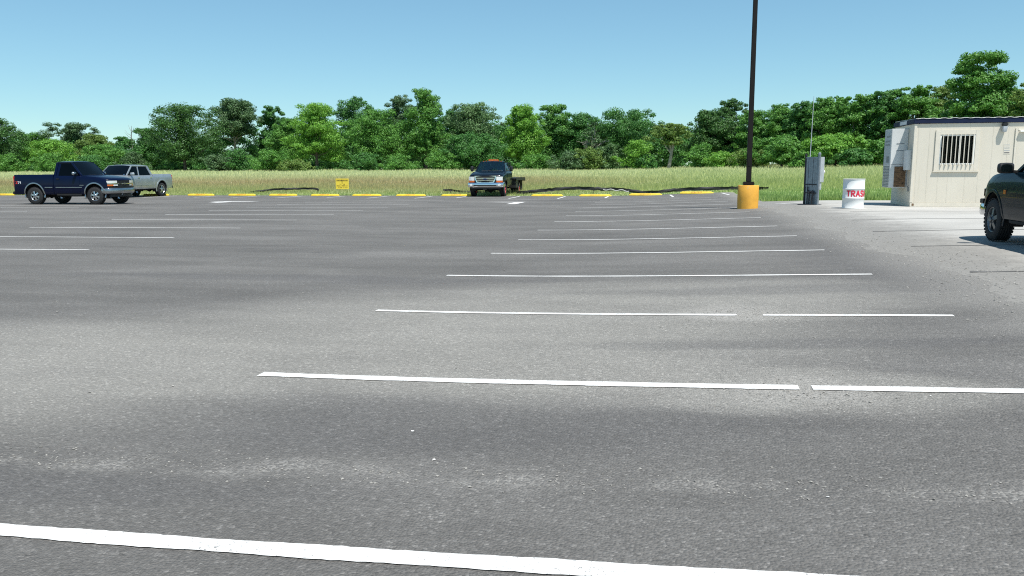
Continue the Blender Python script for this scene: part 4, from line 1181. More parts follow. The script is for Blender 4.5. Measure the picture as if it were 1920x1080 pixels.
# ----------------------------------------------------------------------------
# pickups: x forward, y to the driver's side, z up; origin on the ground between the axles
# ----------------------------------------------------------------------------
PF = [(0, .925), (.03, .96), (.12, .982), (.30, .998), (.55, 1.0), (.78, .99), (.92, .968), (1.0, .93)]
class Truck:
    def __init__(s, root, **k):
        s.root = root; s.__dict__.update(k)
    def w(s, x):
        t = max(0, min(1, (x - (s.XF - 1.0)) / 1.0))
        return s.W * (1 - s.nose * t * t)
    def zs(s, x):
        if x <= s.XC: return s.belt
        t = (x - s.XC) / (s.XF - s.XC)
        return s.belt + (s.fender - s.belt) * t ** s.droop
    def zt(s, x):
        if x <= s.XC: return s.belt + .03
        t = (x - s.XC) / (s.XF - s.XC)
        return s.belt + .045 + (s.hood - s.belt - .045) * t ** s.droop
    def prof(s, f):
        return float(np.interp(f, [a for a, _ in PF], [b for _, b in PF]))
    def y(s, x, z):
        return s.w(x) * s.prof((z - s.zb) / (s.zs(x) - s.zb))
    def fx(s, x, y):
        """bow the front in plan"""
        k = max(0, (x - (s.XF - .75)) / .75)
        return x - s.bow * k * k * (abs(y) / s.W) ** 2.6
    def front(s, y): return s.fx(s.XF, y)
    def ring(s, x, inset=0, dz=0):
        w = s.w(x) - inset; zs = s.zs(x) - dz; zb = s.zb + inset; zt = s.zt(x) - dz * 1.1
        h = [(w * b, zb + f * (zs - zb)) for f, b in PF]
        h += [(w * .86, zs + (zt - zs) * .45), (w * .70, zs + (zt - zs) * .75), (w * .45, zs + (zt - zs) * .94), (w * .2, zt - .002)]
        pts = [(0, zb)] + h + [(0, zt)] + [(-a, b) for a, b in h[::-1]]
        return [(s.fx(x, a), a, b) for a, b in pts]
    def front_body(s):
        mb = MB()
        xs = list(np.linspace(s.XR, s.XC, 6)) + list(np.linspace(s.XC, s.XF - .12, 11))[1:]
        rings = [s.ring(x) for x in xs]
        rings += [s.ring(s.XF - .06, .012, .012), s.ring(s.XF - .02, .035, .035), s.ring(s.XF, .075, .075)]
        mb.loft(rings)
        o = mb.build('body', s.paint, s.root, smooth=30)
        s.arch_cut(o, s.XA)
        return o
    def arch_cut(s, o, xa):
        mb = MB()
        for sg in (1, -1):
            ring = lambda y: [(xa + s.Ra * math.cos(t), y, s.za + s.Ra * s.aq * math.sin(t)) for t in np.linspace(-.35, math.pi + .35, 22)]
            mb.loft([ring(sg * (s.W - .36)), ring(sg * (s.W + .4))] if sg > 0 else [ring(sg * (s.W + .4)), ring(sg * (s.W - .36))])
        cut(o, mb)
        for sg in (1, -1):
            mb = MB(); y0, y1 = sg * (s.W - .355), sg * (s.W - .05)
            rr = s.Ra - .006
            rows = [[(xa + rr * math.cos(t), y0, s.za + rr * s.aq * math.sin(t)), (xa + rr * math.cos(t), y1, s.za + rr * s.aq * math.sin(t))] for t in np.linspace(-.3, math.pi + .3, 18)]
            mb.loft(rows, caps=False, closed=False)
            ring = [(xa + rr * math.cos(t), y0, s.za + rr * s.aq * math.sin(t)) for t in np.linspace(-.3, math.pi + .3, 18)]
            mb.add(ring, [tuple(range(18))])
            mb.build('wheel_well', 'under', s.root, fix=False)
    def arch_trim(s, mat, wd=.045, out=.016, lo=-.25):
        for xa in s.trim_at:
            for sg in (1, -1):
                rows = []
                for t in np.linspace(lo, math.pi - lo, 30):
                    r0, r1 = s.Ra - .012, s.Ra + wd
                    p = []
                    for r, o in ((r0, .004), (r0, out), ((r0 + r1) / 2, out * 1.15), (r1, out * .7), (r1, -.004)):
                        x = xa + r * math.cos(t); z = s.za + r * s.aq * math.sin(t)
                        yy = (s.y(x, z) if x > s.XR else s.bed_y(z)) if z > s.zb else (s.y(x, s.zb + .02) if x > s.XR else s.bed_y(s.zb + .02))
                        p.append((x, sg * (yy + o), z))
                    rows.append(p)
                mb = MB(); mb.loft(rows); mb.build('wheel_arch_trim', mat, s.root)
    def bed_y(s, z):
        f = (z - s.zb) / (s.rail - s.zb)
        return s.W * s.prof(min(1, max(0, f)))
    def bed(s, fl=.82):
        W = s.W; ring_y = []
        h = [(W * b, s.zb + f * (s.rail - s.zb)) for f, b in PF]
        h += [(W * .915, s.rail + .008), (W * .875, s.rail + .004), (W * .86, s.rail - .03), (W * .85, fl)]
        pts = [(0, s.zb + .14)] + h + [(0, fl)] + [(-a, b) for a, b in h[::-1]]
        mb = MB()
        xs = [s.XR - .035, s.XR - .06] + list(np.linspace(s.XR - .1, s.XB + .05, 8)) + [s.XB]
        rings = []
        for i, x in enumerate(xs):
            k = .985 if i in (0, len(xs) - 1) else 1
            rings.append([(x, a * k, b) for a, b in pts])
        mb.loft(rings)
        mb.box(s.XR - .10, s.XR - .045, -W * .85, W * .85, fl + .001, s.rail - .02)
        o = mb.build('bed', s.paint, s.root, smooth=30)
        s.arch_cut(o, -s.XA)
        mb = MB(); mb.box(s.XB - .012, s.XB + .05, -W * .80, W * .80, s.zb + .17, s.rail - .005)
        tg = mb.build('tailgate', s.paint, s.root, bevel=.015)
        MB().box(s.XB - .026, s.XB - .0125, -.12, .12, s.rail - .16, s.rail - .10).build('handle', 'black', tg, bevel=.004)
        for sg in (1, -1):
            z0, z1 = s.rail - .52, s.rail - .06
            mb = MB(); y1 = W * .985; ya, yb = (W * .80, y1) if sg > 0 else (-y1, -W * .80)
            mb.box(s.XB - .022, s.XB + .045, ya + .004 * sg, yb, z0, z1)
            mb.box(s.XB - .024, s.XB + .047, min(ya, yb) + .012, max(ya, yb) + .003, z0 + .10, z0 + .17, 1)
            mb.build('tail_light', ['red', 'lens'], s.root, bevel=.012)
        mb = MB(); mb.box(s.XB - .17, s.XB - .03, -W * .93, W * .93, s.zb + .0, s.zb + .15); mb.build('rear_bumper', s.rearbump, s.root, bevel=.03)
    def cab(s):
        """roof on pillars with real glass between; A front, C rear; seats and dash inside"""
        (ax, ay), (tx, ty, tz), (rx, ry, rz), (bx, by) = s.A, s.At, s.Rt, s.Rb
        zb = s.belt - .01
        for sg in (1, -1):
            mb = MB()
            mb.beam((ax, sg * ay, zb), (tx, sg * ty, tz), (.035, 0, .02), (0, .032, 0)); mb.build('windshield_pillar', s.paint, s.root, bevel=.012)
            mb = MB(); mb.beam((bx, sg * by, zb), (rx, sg * ry, rz), (s.cp, 0, 0), (0, .03, 0), 0, .9); mb.build('rear_pillar', s.paint, s.root, bevel=.012)
            mb = MB(); mb.beam((tx - .02, sg * ty, tz + .005), (rx + .02, sg * ry, rz + .005), (0, .032, 0), (0, 0, .03)); mb.build('roof_rail', s.paint, s.root, bevel=.012)
            xs = [bx + s.cp] + list(s.B) + [ax]
            for q in s.B:
                k = (q - bx) / (ax - bx); qx = rx + (tx - rx) * (k * 1.0)
                mb = MB(); mb.beam((q, sg * by, zb), (q - .10, sg * ty, tz), (.045, 0, 0), (0, .028, 0)); mb.build('door_pillar', s.paint, s.root, bevel=.008)
        # roof
        mb = MB(); rows = []
        n = 9
        for i in range(n + 1):
            t = i / n; x = tx + .06 + (rx - .05 - tx - .06) * t; e = min(1, 6 * t + .15, 6 * (1 - t) + .3); hh = s.crown * e ** .5
            zb_ = tz + (rz - tz) * t
            wy = (ty + (ry - ty) * t) + .03
            top = [(a, zb_ + .03 + hh * (1 - (abs(a) / wy) ** 2.6)) for a in [wy * c for c in (-1, -.93, -.75, -.4, 0, .4, .75, .93, 1)]]
            bot = [(a, zb_ - .012) for a in (wy, 0, -wy)]
            rows.append([(x, a, b) for a, b in top + bot])
        mb.loft(rows); mb.build('roof', s.paint, s.root, smooth=50)
        # glass
        def pane(name, c, bulge, mat, nu=6, nv=4):
            c = [Vector(p) for p in c]; nrm = (c[1] - c[0]).cross(c[3] - c[0]).normalized()
            if nrm.dot((c[0] + c[2]) / 2 - Vector((0, 0, 1.3))) < 0: nrm = -nrm
            f = lambda a, b: (c[0].lerp(c[1], a)).lerp(c[3].lerp(c[2], a), b) + nrm * bulge * math.sin(math.pi * a) * (.6 + .4 * math.sin(math.pi * b))
            mb = MB(); mb.plate(f, nu, nv, -nrm * .004); return mb.build(name, mat, s.root, smooth=60)
        pane('windshield', [(ax + .03, -ay + .02, zb), (ax + .03, ay - .02, zb), (tx + .04, ty - .02, tz + .02), (tx + .04, -ty + .02, tz + .02)], .07, s.glassF)
        for sg in (1, -1):
            edges = [bx + s.cp * .8] + list(s.B) + [None]
            for a, b in zip(edges, edges[1:]):
                x0 = a + (.04 if a in s.B else 0); top0 = (x0 - .10 if a in s.B else rx + s.cp * .8)
                if b is None: x1, top1 = ax - .02, tx + .0
                else: x1, top1 = b - .04, b - .14
                pane('side_window', [(x0, sg * (by + .004), zb), (x1, sg * (ay + .004), zb), (top1, sg * (ty + .004), tz), (top0, sg * (ry + .004), rz)], .012, s.glassS, 4, 3)
        pane('rear_window', [(bx - .01, -by + .06, zb + .03), (bx - .01, by - .06, zb + .03), (rx - .01, ry - .06, rz), (rx - .01, -ry + .06, rz)], .02, s.glassS)
        if s.cabwall:
            for sg in (1, -1):   # solid corner behind the door glass
                mb = MB(); mb.plate(lambda a, b: ((bx - .02 + s.cabwall * a) * (1 - b) + (rx - .01 + s.cabwall * a) * b, sg * ((by + .012) * (1 - b) + (ry + .012) * b), zb + (rz - zb) * b), 2, 2, (0, -.03 * sg, 0))
                mb.build('cab_corner', s.paint, s.root)
        # inside
        mb = MB(); mb.box(bx + .02, ax - .02, -by + .05, by - .05, zb + .015, zb + .045)
        mb.box(ax - .45, ax - .03, -ay + .08, ay - .08, zb + .046, zb + .075); mb.build('interior_trim', 'interior', s.root, bevel=.01)
        for yy in (.40, -.40):
            xs_ = ax - 1.15
            mb = MB(); mb.beam((xs_, yy, zb + .03), (xs_ - .10, yy, zb + .33), (.06, 0, 0), (0, .24, 0), 0, .85); mb.beam((xs_ - .11, yy, zb + .34), (xs_ - .13, yy, zb + .46), (.045, 0, 0), (0, .12, 0)); mb.build('seat', 'seat_grey', s.root, bevel=.03)
        c = Vector((ax - .56, .40, zb + .10)); mb = MB()
        mb.tube([c + Vector((.06 * math.sin(t) , .18 * math.cos(t), .15 * math.sin(t))) for t in np.linspace(0, 2 * math.pi, 19)], .015, 6, caps=False); mb.build('steering_wheel', 'black', s.root)
        for yy in (.1, -.55):
            mb = MB(); mb.tube([(ax + .09, yy + .05, zb + .045), (ax + .085, yy + .32, zb + .055), (ax + .06, yy + .62, zb + .07)], [.014, .010, .007], 5); mb.build('wiper', 'black', s.root)
        MB().box(tx + .02, tx + .05, -.10, .10, tz - .15, tz - .09).build('rear_view_mirror', 'black', s.root, bevel=.008)
    def door(s, x0, x1, handle='black', z0=None, z1=None, hx=None):
        z0 = z0 or s.zb + .07; z1 = z1 or s.belt - .015
        for sg in (1, -1):
            f = lambda a, b: (x0 + (x1 - x0) * a, sg * (s.y(x0 + (x1 - x0) * a, z0 + (z1 - z0) * b) + .007), z0 + (z1 - z0) * b)
            mb = MB(); mb.plate(f, 6, 10, (0, -.012 * sg, 0)); d = mb.build('door', s.paint, s.root, smooth=40)
            h = hx or x0 + .14; zz = s.belt - .13; yy = s.y(h, zz) + .007
            mb = MB(); ya, yb = sorted((sg * (yy - .002), sg * (yy + .024))); mb.box(h - .085, h + .085, ya, yb, zz - .022, zz + .022)
            mb.build('handle', handle, d, bevel=.008)
    def mirror(s, x, z, mat, wx=.10, wy=.23, wz=.15, out=.08, glassmat='chrome'):
        for sg in (1, -1):
            y0 = s.A[1] - .0; mb = MB()
            c = Vector((x, sg * (y0 + out + wy / 2), z))
            rows = []
            for k, sc_ in ((-1, .82), (-.6, 1), (.1, .98), (.7, .75), (1, .42)):
                rows.append([(c.x + k * wx / 2, c.y + sc_ * wy / 2 * math.copysign(abs(math.cos(t)) ** .5, math.cos(t)), c.z + sc_ * wz / 2 * math.copysign(abs(math.sin(t)) ** .5, math.sin(t))) for t in np.linspace(0, 2 * math.pi, 16, endpoint=False)])
            mb.loft(rows); m_ = mb.build('mirror', mat, s.root, smooth=50)
            mb = MB(); rr = [(c.x - wx / 2 - .003, c.y + .70 * wy / 2 * math.copysign(abs(math.cos(t)) ** .5, math.cos(t)), c.z + .70 * wz / 2 * math.copysign(abs(math.sin(t)) ** .5, math.sin(t))) for t in np.linspace(0, 2 * math.pi, 16, endpoint=False)]
            mb.add(rr, [tuple(range(16))]); mb.build('mirror_glass', glassmat, m_, smooth=0)
            mb = MB(); mb.beam((x + .02, sg * (y0 - .03), z - wz * .38), (x, sg * (y0 + out + .03), z - wz * .3), (.03, 0, 0), (0, 0, .022)); mb.build('mirror_arm', 'black', m_, bevel=.006)
    def front_strip(s, name, mat, y0, y1, z0, z1, out=.02, depth=.08, parent=None, bevel=.008, n=10, wrap=0, mi=None):
        """bar that follows the bowed front; wrap turns its ends back along the sides"""
        f = lambda a, b: (s.front(y0 + (y1 - y0) * a) + out, y0 + (y1 - y0) * a, z0 + (z1 - z0) * b)
        mb = MB(); mb.plate(f, n, 1, (-depth, 0, 0))
        return mb.build(name, mat, parent or s.root, bevel=bevel, smooth=40)
    def bumper(s, mat, z0, z1, yw, out=.10, wrap=.42, round_=.03):
        mb = MB(); rows = []
        path = []
        for yy in np.linspace(-yw, yw, 17):
            path.append((s.front(min(abs(yy), s.W)) + out - .05 * (abs(yy) / yw) ** 6, yy))
        xe = path[0][0]
        pre = [(xe - wrap, -yw - .012), (xe - wrap * .5, -yw - .015), (xe - .07, -yw - .008)]
        path = pre + path + [(a, -b) for a, b in pre[::-1]]
        zc = (z0 + z1) / 2
        for i, (x, yy) in enumerate(path):
            a = path[max(0, i - 1)]; b = path[min(len(path) - 1, i + 1)]
            d = Vector((b[0] - a[0], b[1] - a[1], 0)).normalized(); nn = Vector((d.y, -d.x, 0))
            sec = [(-.05, z0), (-.012, z0 + .004), (.0, z0 + round_), (.006, zc), (.0, z1 - round_), (-.015, z1 - .003), (-.06, z1), (-.06, z0 + .01)]
            rows.append([(x + nn.x * o, yy + nn.y * o, z_) for o, z_ in sec])
        mb.loft(rows)
        return mb.build('front_bumper', mat, s.root, smooth=50)
    def chassis(s):
        mb = MB()
        for yy in (.42, -.42): mb.box(s.XB + .1, s.XF - .25, yy - .05, yy + .05, s.zb - .10, s.zb + .06)
        mb.box(s.XR, s.XC + .6, -.35, .35, s.zb - .10, s.zb + .05); mb.box(s.XB + .15, s.XR - .1, -.30, .30, s.zb - .06, s.zb + .08)
        mb.build('chassis', 'under', s.root, bevel=.02)
        for xa in (s.XA, -s.XA):
            mb = MB(); mb.tube([(xa, -s.W + .2, s.R), (xa, s.W - .2, s.R)], .05, 10); mb.lathe([(0, -.16), (.10, -.12), (.15, 0), (.10, .12), (0, .16)], 14, axis='y', c=(xa, .1 if xa < 0 else -.1, s.R)); mb.build('axle', 'under', s.root)
        mb = MB(); mb.tube([(s.XC, .30, s.zb - .08), (-s.XA + .5, .32, s.zb - .08), (s.XB + .1, .45, s.zb - .02)], .035, 8); mb.build('exhaust', 'under', s.root)
        mb = MB(); mb.box(s.XA - .55, s.XF - .12, -s.W * .72, s.W * .72, s.zb - .06, s.zb + .04); mb.build('skid_plate', 'under', s.root, bevel=.02)
    def wheels(s, rim, spokes, rr, wd=.25, hub='dullchrome', dual=False, dish=0.03):
        proto = None
        spots = [(s.XA, 1), (s.XA, -1), (-s.XA, 1), (-s.XA, -1)]
        for xa, sg in spots:
            yo = s.W - .015 if xa > 0 or not dual else s.W + .06
            if proto is None:
                mb = MB(); mb.lathe([(.0, -.12), (.15, -.12), (.15, -.05), (.0, -.05)], 20, axis='y')
                wheel = mb.build('wheel', 'under', s.root)
                Rt = s.R; h = wd
                mb = MB(); pr = [(rr, -h), (rr + .012, -h + .0), (Rt * .80, -h - .004), (Rt * .93, -h + .012), (Rt * .985, -h + .035)]
                for g in range(5):
                    yy = -h + .045 + g * (h - .09) / 4.0
                    pr += [(Rt, yy - .012 + .003), (Rt, yy + .012), (Rt - .012, yy + .015), (Rt - .012, yy + (h - .09) / 4 - .012)]
                pr += [(Rt * .985, -.035), (Rt * .93, -.012), (Rt * .80, .004), (rr + .012, .0), (rr, -.012), (rr - .002, -.05)]
                mb.lathe(pr, 44, axis='y')
                nb = 34
                for i in range(nb):                                     # shoulder blocks of the tread
                    t = 2 * math.pi * i / nb; d = Vector((math.cos(t), 0, math.sin(t))); a = Vector((-math.sin(t), 0, math.cos(t)))
                    for y0 in (-.030, -h + .030):
                        p = d * (Rt - .012) + Vector((0, y0, 0)); mb.beam(p, p + d * .014, a * (Rt * math.pi / nb * .62), Vector((0, .022, 0)))
                ty = mb.build('tyre', 'rubber', wheel, smooth=40)
                mb = MB()
                mb.lathe([(rr + .008, .0), (rr + .010, -.008), (rr - .006, -.012), (rr - .018, -.03), (rr - .03, -.10), (rr - .035, -h + .02), (rr + .004, -h + .005)], 44, axis='y')
                if spokes == 0:                                        # dished steel wheel with round holes
                    pr = [(rr - .025, -.045), (rr * .80, -.03 - dish), (rr * .55, -.025 - dish * .3), (rr * .36, -.01), (rr * .30, .0), (0, .004)]
                    mb.lathe(pr, 40, axis='y')
                else:
                    for i in range(spokes):
                        t = 2 * math.pi * i / spokes + .3; d = Vector((math.cos(t), 0, math.sin(t))); a = Vector((-math.sin(t), 0, math.cos(t)))
                        mb.beam(d * rr * .22 + Vector((0, -.02, 0)), d * (rr - .02) + Vector((0, -.035 - dish * .2, 0)), a * rr * .155, Vector((0, .016, 0)), 0, 1.15)
                    mb.lathe([(rr * .34, -.05), (rr * .34, -.008), (rr * .28, .004), (0, .006)], 24, axis='y')
                rm = mb.build('rim', rim, wheel, smooth=40)
                mb = MB(); mb.lathe([(rr * .2, -.002), (rr * .2, .022), (rr * .13, .034), (0, .036)], 20, axis='y')
                nl = 6 if spokes else 8
                for i in range(nl):
                    t = 2 * math.pi * i / nl; mb.lathe([(.0, .016), (.011, .014), (.011, -.01)], 6, axis='y', c=(rr * .27 * math.cos(t), 0, rr * .27 * math.sin(t)))
                hb = mb.build('hub_cap', hub, wheel)
                if spokes == 0:
                    mb = MB()
                    for i in range(8):
                        t = 2 * math.pi * i / 8 + .2; mb.lathe([(0, .0035), (rr * .10, .003), (rr * .10, -.02)], 12, axis='y', c=(rr * .66 * math.cos(t), -.018 - dish * .3, rr * .66 * math.sin(t)))
                    mb.build('rim_hole', 'under', wheel)
                proto = wheel; wheel.location = (xa, sg * yo, s.R)
            else:
                wheel = proto.copy(); COL.objects.link(wheel)
                for c in proto.children:
                    d = c.copy(); COL.objects.link(d); d.parent = wheel
                wheel.location = (xa, sg * yo, s.R); wheel.rotation_euler = (0, .7 * xa, math.pi if sg < 0 else 0)
    def headlights(s, y0, y1, z0, z1, amber=None, out=.018, frame='chrome'):
        for sg in (1, -1):
            a, b = (y0, y1) if sg > 0 else (-y1, -y0)
            h = s.front_strip('headlight', 'lens', a, b, z0, z1, out, .14, n=5)
            if amber: s.front_strip('turn_signal', 'amber', a + (0 if sg < 0 or amber[2] else (y1 - y0) * .45), b - (0 if sg > 0 or amber[2] else (y1 - y0) * .45), amber[0], amber[1], out + .001, .12, n=4)
            mb = MB(); c = (s.front((a + b) / 2) + out + .002, (a + b) / 2, (z0 + z1) / 2)
            return_ = None

def arch_pts(): pass

# --- navy regular cab pickup -------------------------------------------------
def place(name, label, u, v, rz, cat='pickup truck', grp=None):
    return tag(empty(name, (u, v, G(u, v)), rz), label, cat, grp)

def shift(v): return v
rt = place('pickup_truck', 'navy blue single cab pickup with silver arch trim, alone on the lot', -26.60, 33.05, R(1.5), grp='parked pickup trucks')
t = Truck(rt, W=.975, zb=.45, belt=1.285, XC=.86, XF=2.32, XR=-.50, XB=-2.52, fender=1.10, hood=1.165, droop=1.7, nose=.06, bow=.22, XA=1.51, Ra=.485, za=.45, aq=1.05, R=.400, rail=1.345,
          paint='navy', A=(.86, .84), At=(.30, .70, 1.875), Rt=(-.40, .70, 1.875), Rb=(-.50, .84), cp=.07, B=(), crown=.05, cabwall=.20, glassF='glass_shield', glassS='glass_dark', trim_at=(1.51, -1.51), rearbump='black')
t.front_body(); t.bed(); t.cab(); t.chassis(); t.arch_trim('dullchrome', .042)
t.door(-.42, .80, 'black')
t.mirror(.62, 1.40, 'dullchrome', .12, .24, .155, .06)
t.wheels('alloy', 6, .215)
t.headlights(.46, .90, .955, 1.065, (.825, .905, False))
for sg in (1, -1):
    a, b = (.42, .66) if sg > 0 else (-.66, -.42)
    t.front_strip('marker_lens', 'lens', a, b, .83, .90, .016, .1, n=3)
g = t.front_strip('grille', 'black', -.45, .45, .79, 1.07, .006, .10)
bar = t.front_strip('grille_bar', 'chrome', -.90, .90, .912, .948, .026, .06, g, n=14)
mb = MB(); x = t.front(0) + .028                                       # bow tie emblem
mb.add([(x + .012, y_, z_) for y_, z_ in [(-.13, .912), (-.05, .912), (-.042, .895), (.042, .895), (.05, .912), (.13, .912), (.115, .950), (.05, .950), (.042, .966), (-.042, .966), (-.05, .950), (-.115, .950)]] +
       [(x - .01, y_, z_) for y_, z_ in [(-.13, .912), (-.05, .912), (-.042, .895), (.042, .895), (.05, .912), (.13, .912), (.115, .950), (.05, .950), (.042, .966), (-.042, .966), (-.05, .950), (-.115, .950)]],
       [tuple(range(12))] + [(i, (i + 1) % 12, 12 + (i + 1) % 12, 12 + i) for i in range(12)])
mb.build('emblem', 'gold', g)
mb = MB()
for k in range(3):
    f = lambda a, b, z0=.985 + k * .03: (t.front(-.44 + .88 * a) + .010, -.44 + .88 * a, z0 + .008 * b)
    mb.plate(f, 8, 1, (-.02, 0, 0))
mb.build('grille_slat', 'under', g)
t.bumper('dullchrome', .50, .735, .93, .10, .34)
t.front_strip('bumper_pad', 'black', -.90, .90, .738, .79, .07, .14, n=14)
t.front_strip('air_dam', 'black', -.78, .78, .34, .50, -.03, .08, n=10)
for yy in (.34, -.34):
    mb = MB(); mb.tube([(t.front(yy) + .02, yy, .44), (t.front(yy) + .12, yy, .44), (t.front(yy) + .12, yy + .05, .47), (t.front(yy) + .05, yy + .05, .49)], .014, 6); mb.build('tow_hook', 'dullchrome', rt)
for sg in (1, -1):
    z0 = .765
    for x0, x1, fn in ((-.40, .92, t.y), (-.95, -.56, None)):
        f = lambda a, b: (x0 + (x1 - x0) * a, sg * ((t.y(x0 + (x1 - x0) * a, z0) if fn else t.bed_y(z0)) + .020), z0 + .03 * b)
        mb = MB(); mb.plate(f, 6, 1, (0, -.018 * sg, 0)); mb.build('side_molding', 'dullchrome', rt, bevel=.004)
    mb = MB(); ys = t.bed_y(.99) + .004
    for i, ch in enumerate('Z71'):
        def pl(s_, tt, k, i=i): return (-2.41 + .27 * 0 + (s_ + i * .105 if sg < 0 else -s_ - i * .105 + .26 * 1), sg * (ys + .0004 * k + .002 * i), .95 + tt)
        letters(mb, ch, pl, .1, .085, .085, .026, 0 if i == 0 else 1)
    mb.build('decal', ['decal_red', 'decal_white'], rt, smooth=0)
    mb = MB(); yy = t.y(.95, .88) + .006; ya, yb = sorted((sg * yy, sg * (yy - .01))); mb.box(.78, 1.0, ya, yb, .86, .885); mb.build('fender_badge', 'dullchrome', rt)
    for x0 in (-.44,):
        mb = MB(); ya, yb = sorted((sg * (t.y(x0, .6) - .05), sg * (t.y(x0, .6) + .0))); mb.box(-.4, .85, ya, yb, .40, .50); mb.build('side_step', 'under', rt, bevel=.02)
mb = MB(); mb.tube([(t.XF - .25, -.62, 1.16), (t.XF - .25, -.62, 1.165)], .02, 8); mb.build('washer_nozzle', 'chrome', rt)

# --- silver crew cab pickup --------------------------------------------------
rt = place('pickup_truck', 'silver four door pickup half hidden behind the navy pickup', -31.15, 42.85, R(-90), grp='parked pickup trucks')
t = Truck(rt, W=1.0, zb=.47, belt=1.265, XC=1.30, XF=2.78, XR=-1.02, XB=-2.92, fender=1.12, hood=1.18, droop=1.8, nose=.05, bow=.2, XA=1.82, Ra=.50, za=.44, aq=1.06, R=.41, rail=1.33,
          paint='silver', A=(1.30, .87), At=(.62, .72, 1.815), Rt=(-.80, .72, 1.815), Rb=(-1.02, .87), cp=.09, B=(.20,), crown=.055, cabwall=.12, glassF='glass_shield', glassS='glass_dark', trim_at=(1.82, -1.82), rearbump='black')
t.front_body(); t.bed(); t.cab(); t.chassis(); t.arch_trim('silver', .06, .022)
t.door(.22, 1.24, 'chrome'); t.door(-.92, .18, 'chrome')
t.mirror(1.02, 1.36, 'silver', .13, .26, .18, .05)
t.wheels('alloy', 5, .25)
t.headlights(.56, .93, .90, 1.08, (.84, .89, True))
g = t.front_strip('grille', 'black', -.54, .54, .80, 1.08, .006, .10)
t.front_strip('grille_bar', 'chrome', -.54, .54, .92, .965, .022, .05, g)
t.bumper('dullchrome', .46, .72, .95, .10, .34)
t.front_strip('air_dam', 'black', -.80, .80, .34, .45, -.02, .08)
for sg in (1, -1):
    f = lambda a, b: (-.9 + 2.1 * a, sg * (t.y(-.9 + 2.1 * a, .70) + .012), .70 + .07 * b)
    mb = MB(); mb.plate(f, 6, 1, (0, -.012 * sg, 0)); mb.build('side_molding', 'silver', rt, bevel=.004)
MB().box(1.02, 1.06, -.14, -.02, 1.30, 1.36).build('dash_card', 'paper', rt)

# --- blue black flatbed truck -----------------------------------------------
rt = place('flatbed_truck', 'blue black flatbed truck with amber roof beacon and chrome grille', -9.80, 47.25, R(-90), 'flatbed truck')
rt.location.z = G(-9.8, 45.2)
t = Truck(rt, W=1.0, zb=.56, belt=1.40, XC=1.50, XF=2.92, XR=-.10, XB=-3.5, fender=1.17, hood=1.225, droop=1.55, nose=.02, bow=.16, XA=2.05, Ra=.47, za=.46, aq=1.04, R=.40, rail=1.2,
          paint='darkblue', A=(1.50, .86), At=(.95, .70, 1.93), Rt=(.08, .70, 1.93), Rb=(-.08, .86), cp=.08, B=(), crown=.055, cabwall=.22, glassF='glass_blue', glassS='glass_blue', trim_at=(2.05,), rearbump='black')
t.front_body(); t.cab(); t.arch_trim('darkblue', .06, .03)
t.door(.02, 1.42, 'black')
# chassis with no pickup bed
mb = MB()
for yy in (.42, -.42): mb.box(-3.5, 2.7, yy - .05, yy + .05, .48, .66)
mb.box(-.1, 2.3, -.36, .36, .42, .60); mb.build('chassis', 'under', rt, bevel=.02)
for xa in (2.05, -2.05):
    mb = MB(); mb.tube([(xa, -.8, .40), (xa, .8, .40)], .06, 10); mb.lathe([(0, -.2), (.12, -.15), (.2, 0), (.12, .15), (0, .2)], 16, axis='y', c=(xa, .12 if xa > 0 else 0, .40)); mb.build('axle', 'under', rt)
t.wheels('redpaint', 0, .22, .25, 'redpaint', True)
# inner tyres of the dual rear axle and bright rim rings
for sg in (1, -1):
    mb = MB(); mb.lathe([(.2, -.12), (.34, -.125), (.395, -.09), (.40, 0), (.395, .09), (.34, .125), (.2, .12)], 36, axis='y', c=(-2.05, sg * .68, .40)); mb.build('inner_tyre', 'rubber', rt, smooth=50)
    for xa, yo in ((2.05, .985), (-2.05, 1.06)):
        mb = MB(); mb.lathe([(.228, .006), (.250, .012), (.258, .004)] if sg > 0 else [(.228, -.006), (.250, -.012), (.258, -.004)], 40, axis='y', c=(xa, sg * yo, .40)); mb.build('rim_ring', 'chrome', rt)
# front end
t.headlights(.63, .97, .90, 1.12, (.80, .895, True), .03)
g = t.front_strip('grille', 'under', -.60, .60, .80, 1.15, .012, .12)
fr = MB(); x = t.front(.3)
pts_o = [(-.62, 1.165), (.62, 1.165), (.60, 1.0), (.50, .79), (-.50, .79), (-.60, 1.0)]
cx_, cz_ = 0, .985
ringo = [(t.front(y_) + .035, y_, z_) for y_, z_ in pts_o]; ringi = [(t.front(y_) + .035, y_ * .90, cz_ + (z_ - cz_) * .76) for y_, z_ in pts_o]
bo = [(a - .06, b, c) for a, b, c in ringo]; bi = [(a - .06, b, c) for a, b, c in ringi]
fr.add(ringo + ringi + bo + bi, [q for i in range(6) for q in ((i, (i + 1) % 6, 6 + (i + 1) % 6, 6 + i), (12 + i, 12 + (i + 1) % 6, (i + 1) % 6, i), (6 + i, 6 + (i + 1) % 6, 18 + (i + 1) % 6, 18 + i))])
fr.build('grille_frame', 'chrome', g, bevel=.008)
for z_ in (1.035, .925):
    t.front_strip('grille_bar', 'chrome', -.53, .53, z_ - .022, z_ + .022, .026, .05, g, .006)
mb = MB(); rr_ = []
for dx, k in ((.0, 1), (.02, 1), (.026, .86)): rr_.append([(t.front(0) + .026 + dx, .135 * k * math.cos(a), .98 + .058 * k * math.sin(a)) for a in np.linspace(0, 6.283, 25)[:-1]])
mb.loft(rr_[:2], True, 0); mb.loft(rr_[1:], True, 1); mb.build('emblem', ['chrome', 'blue_oval'], g)
t.bumper('chrome', .53, .785, 1.02, .12, .40)
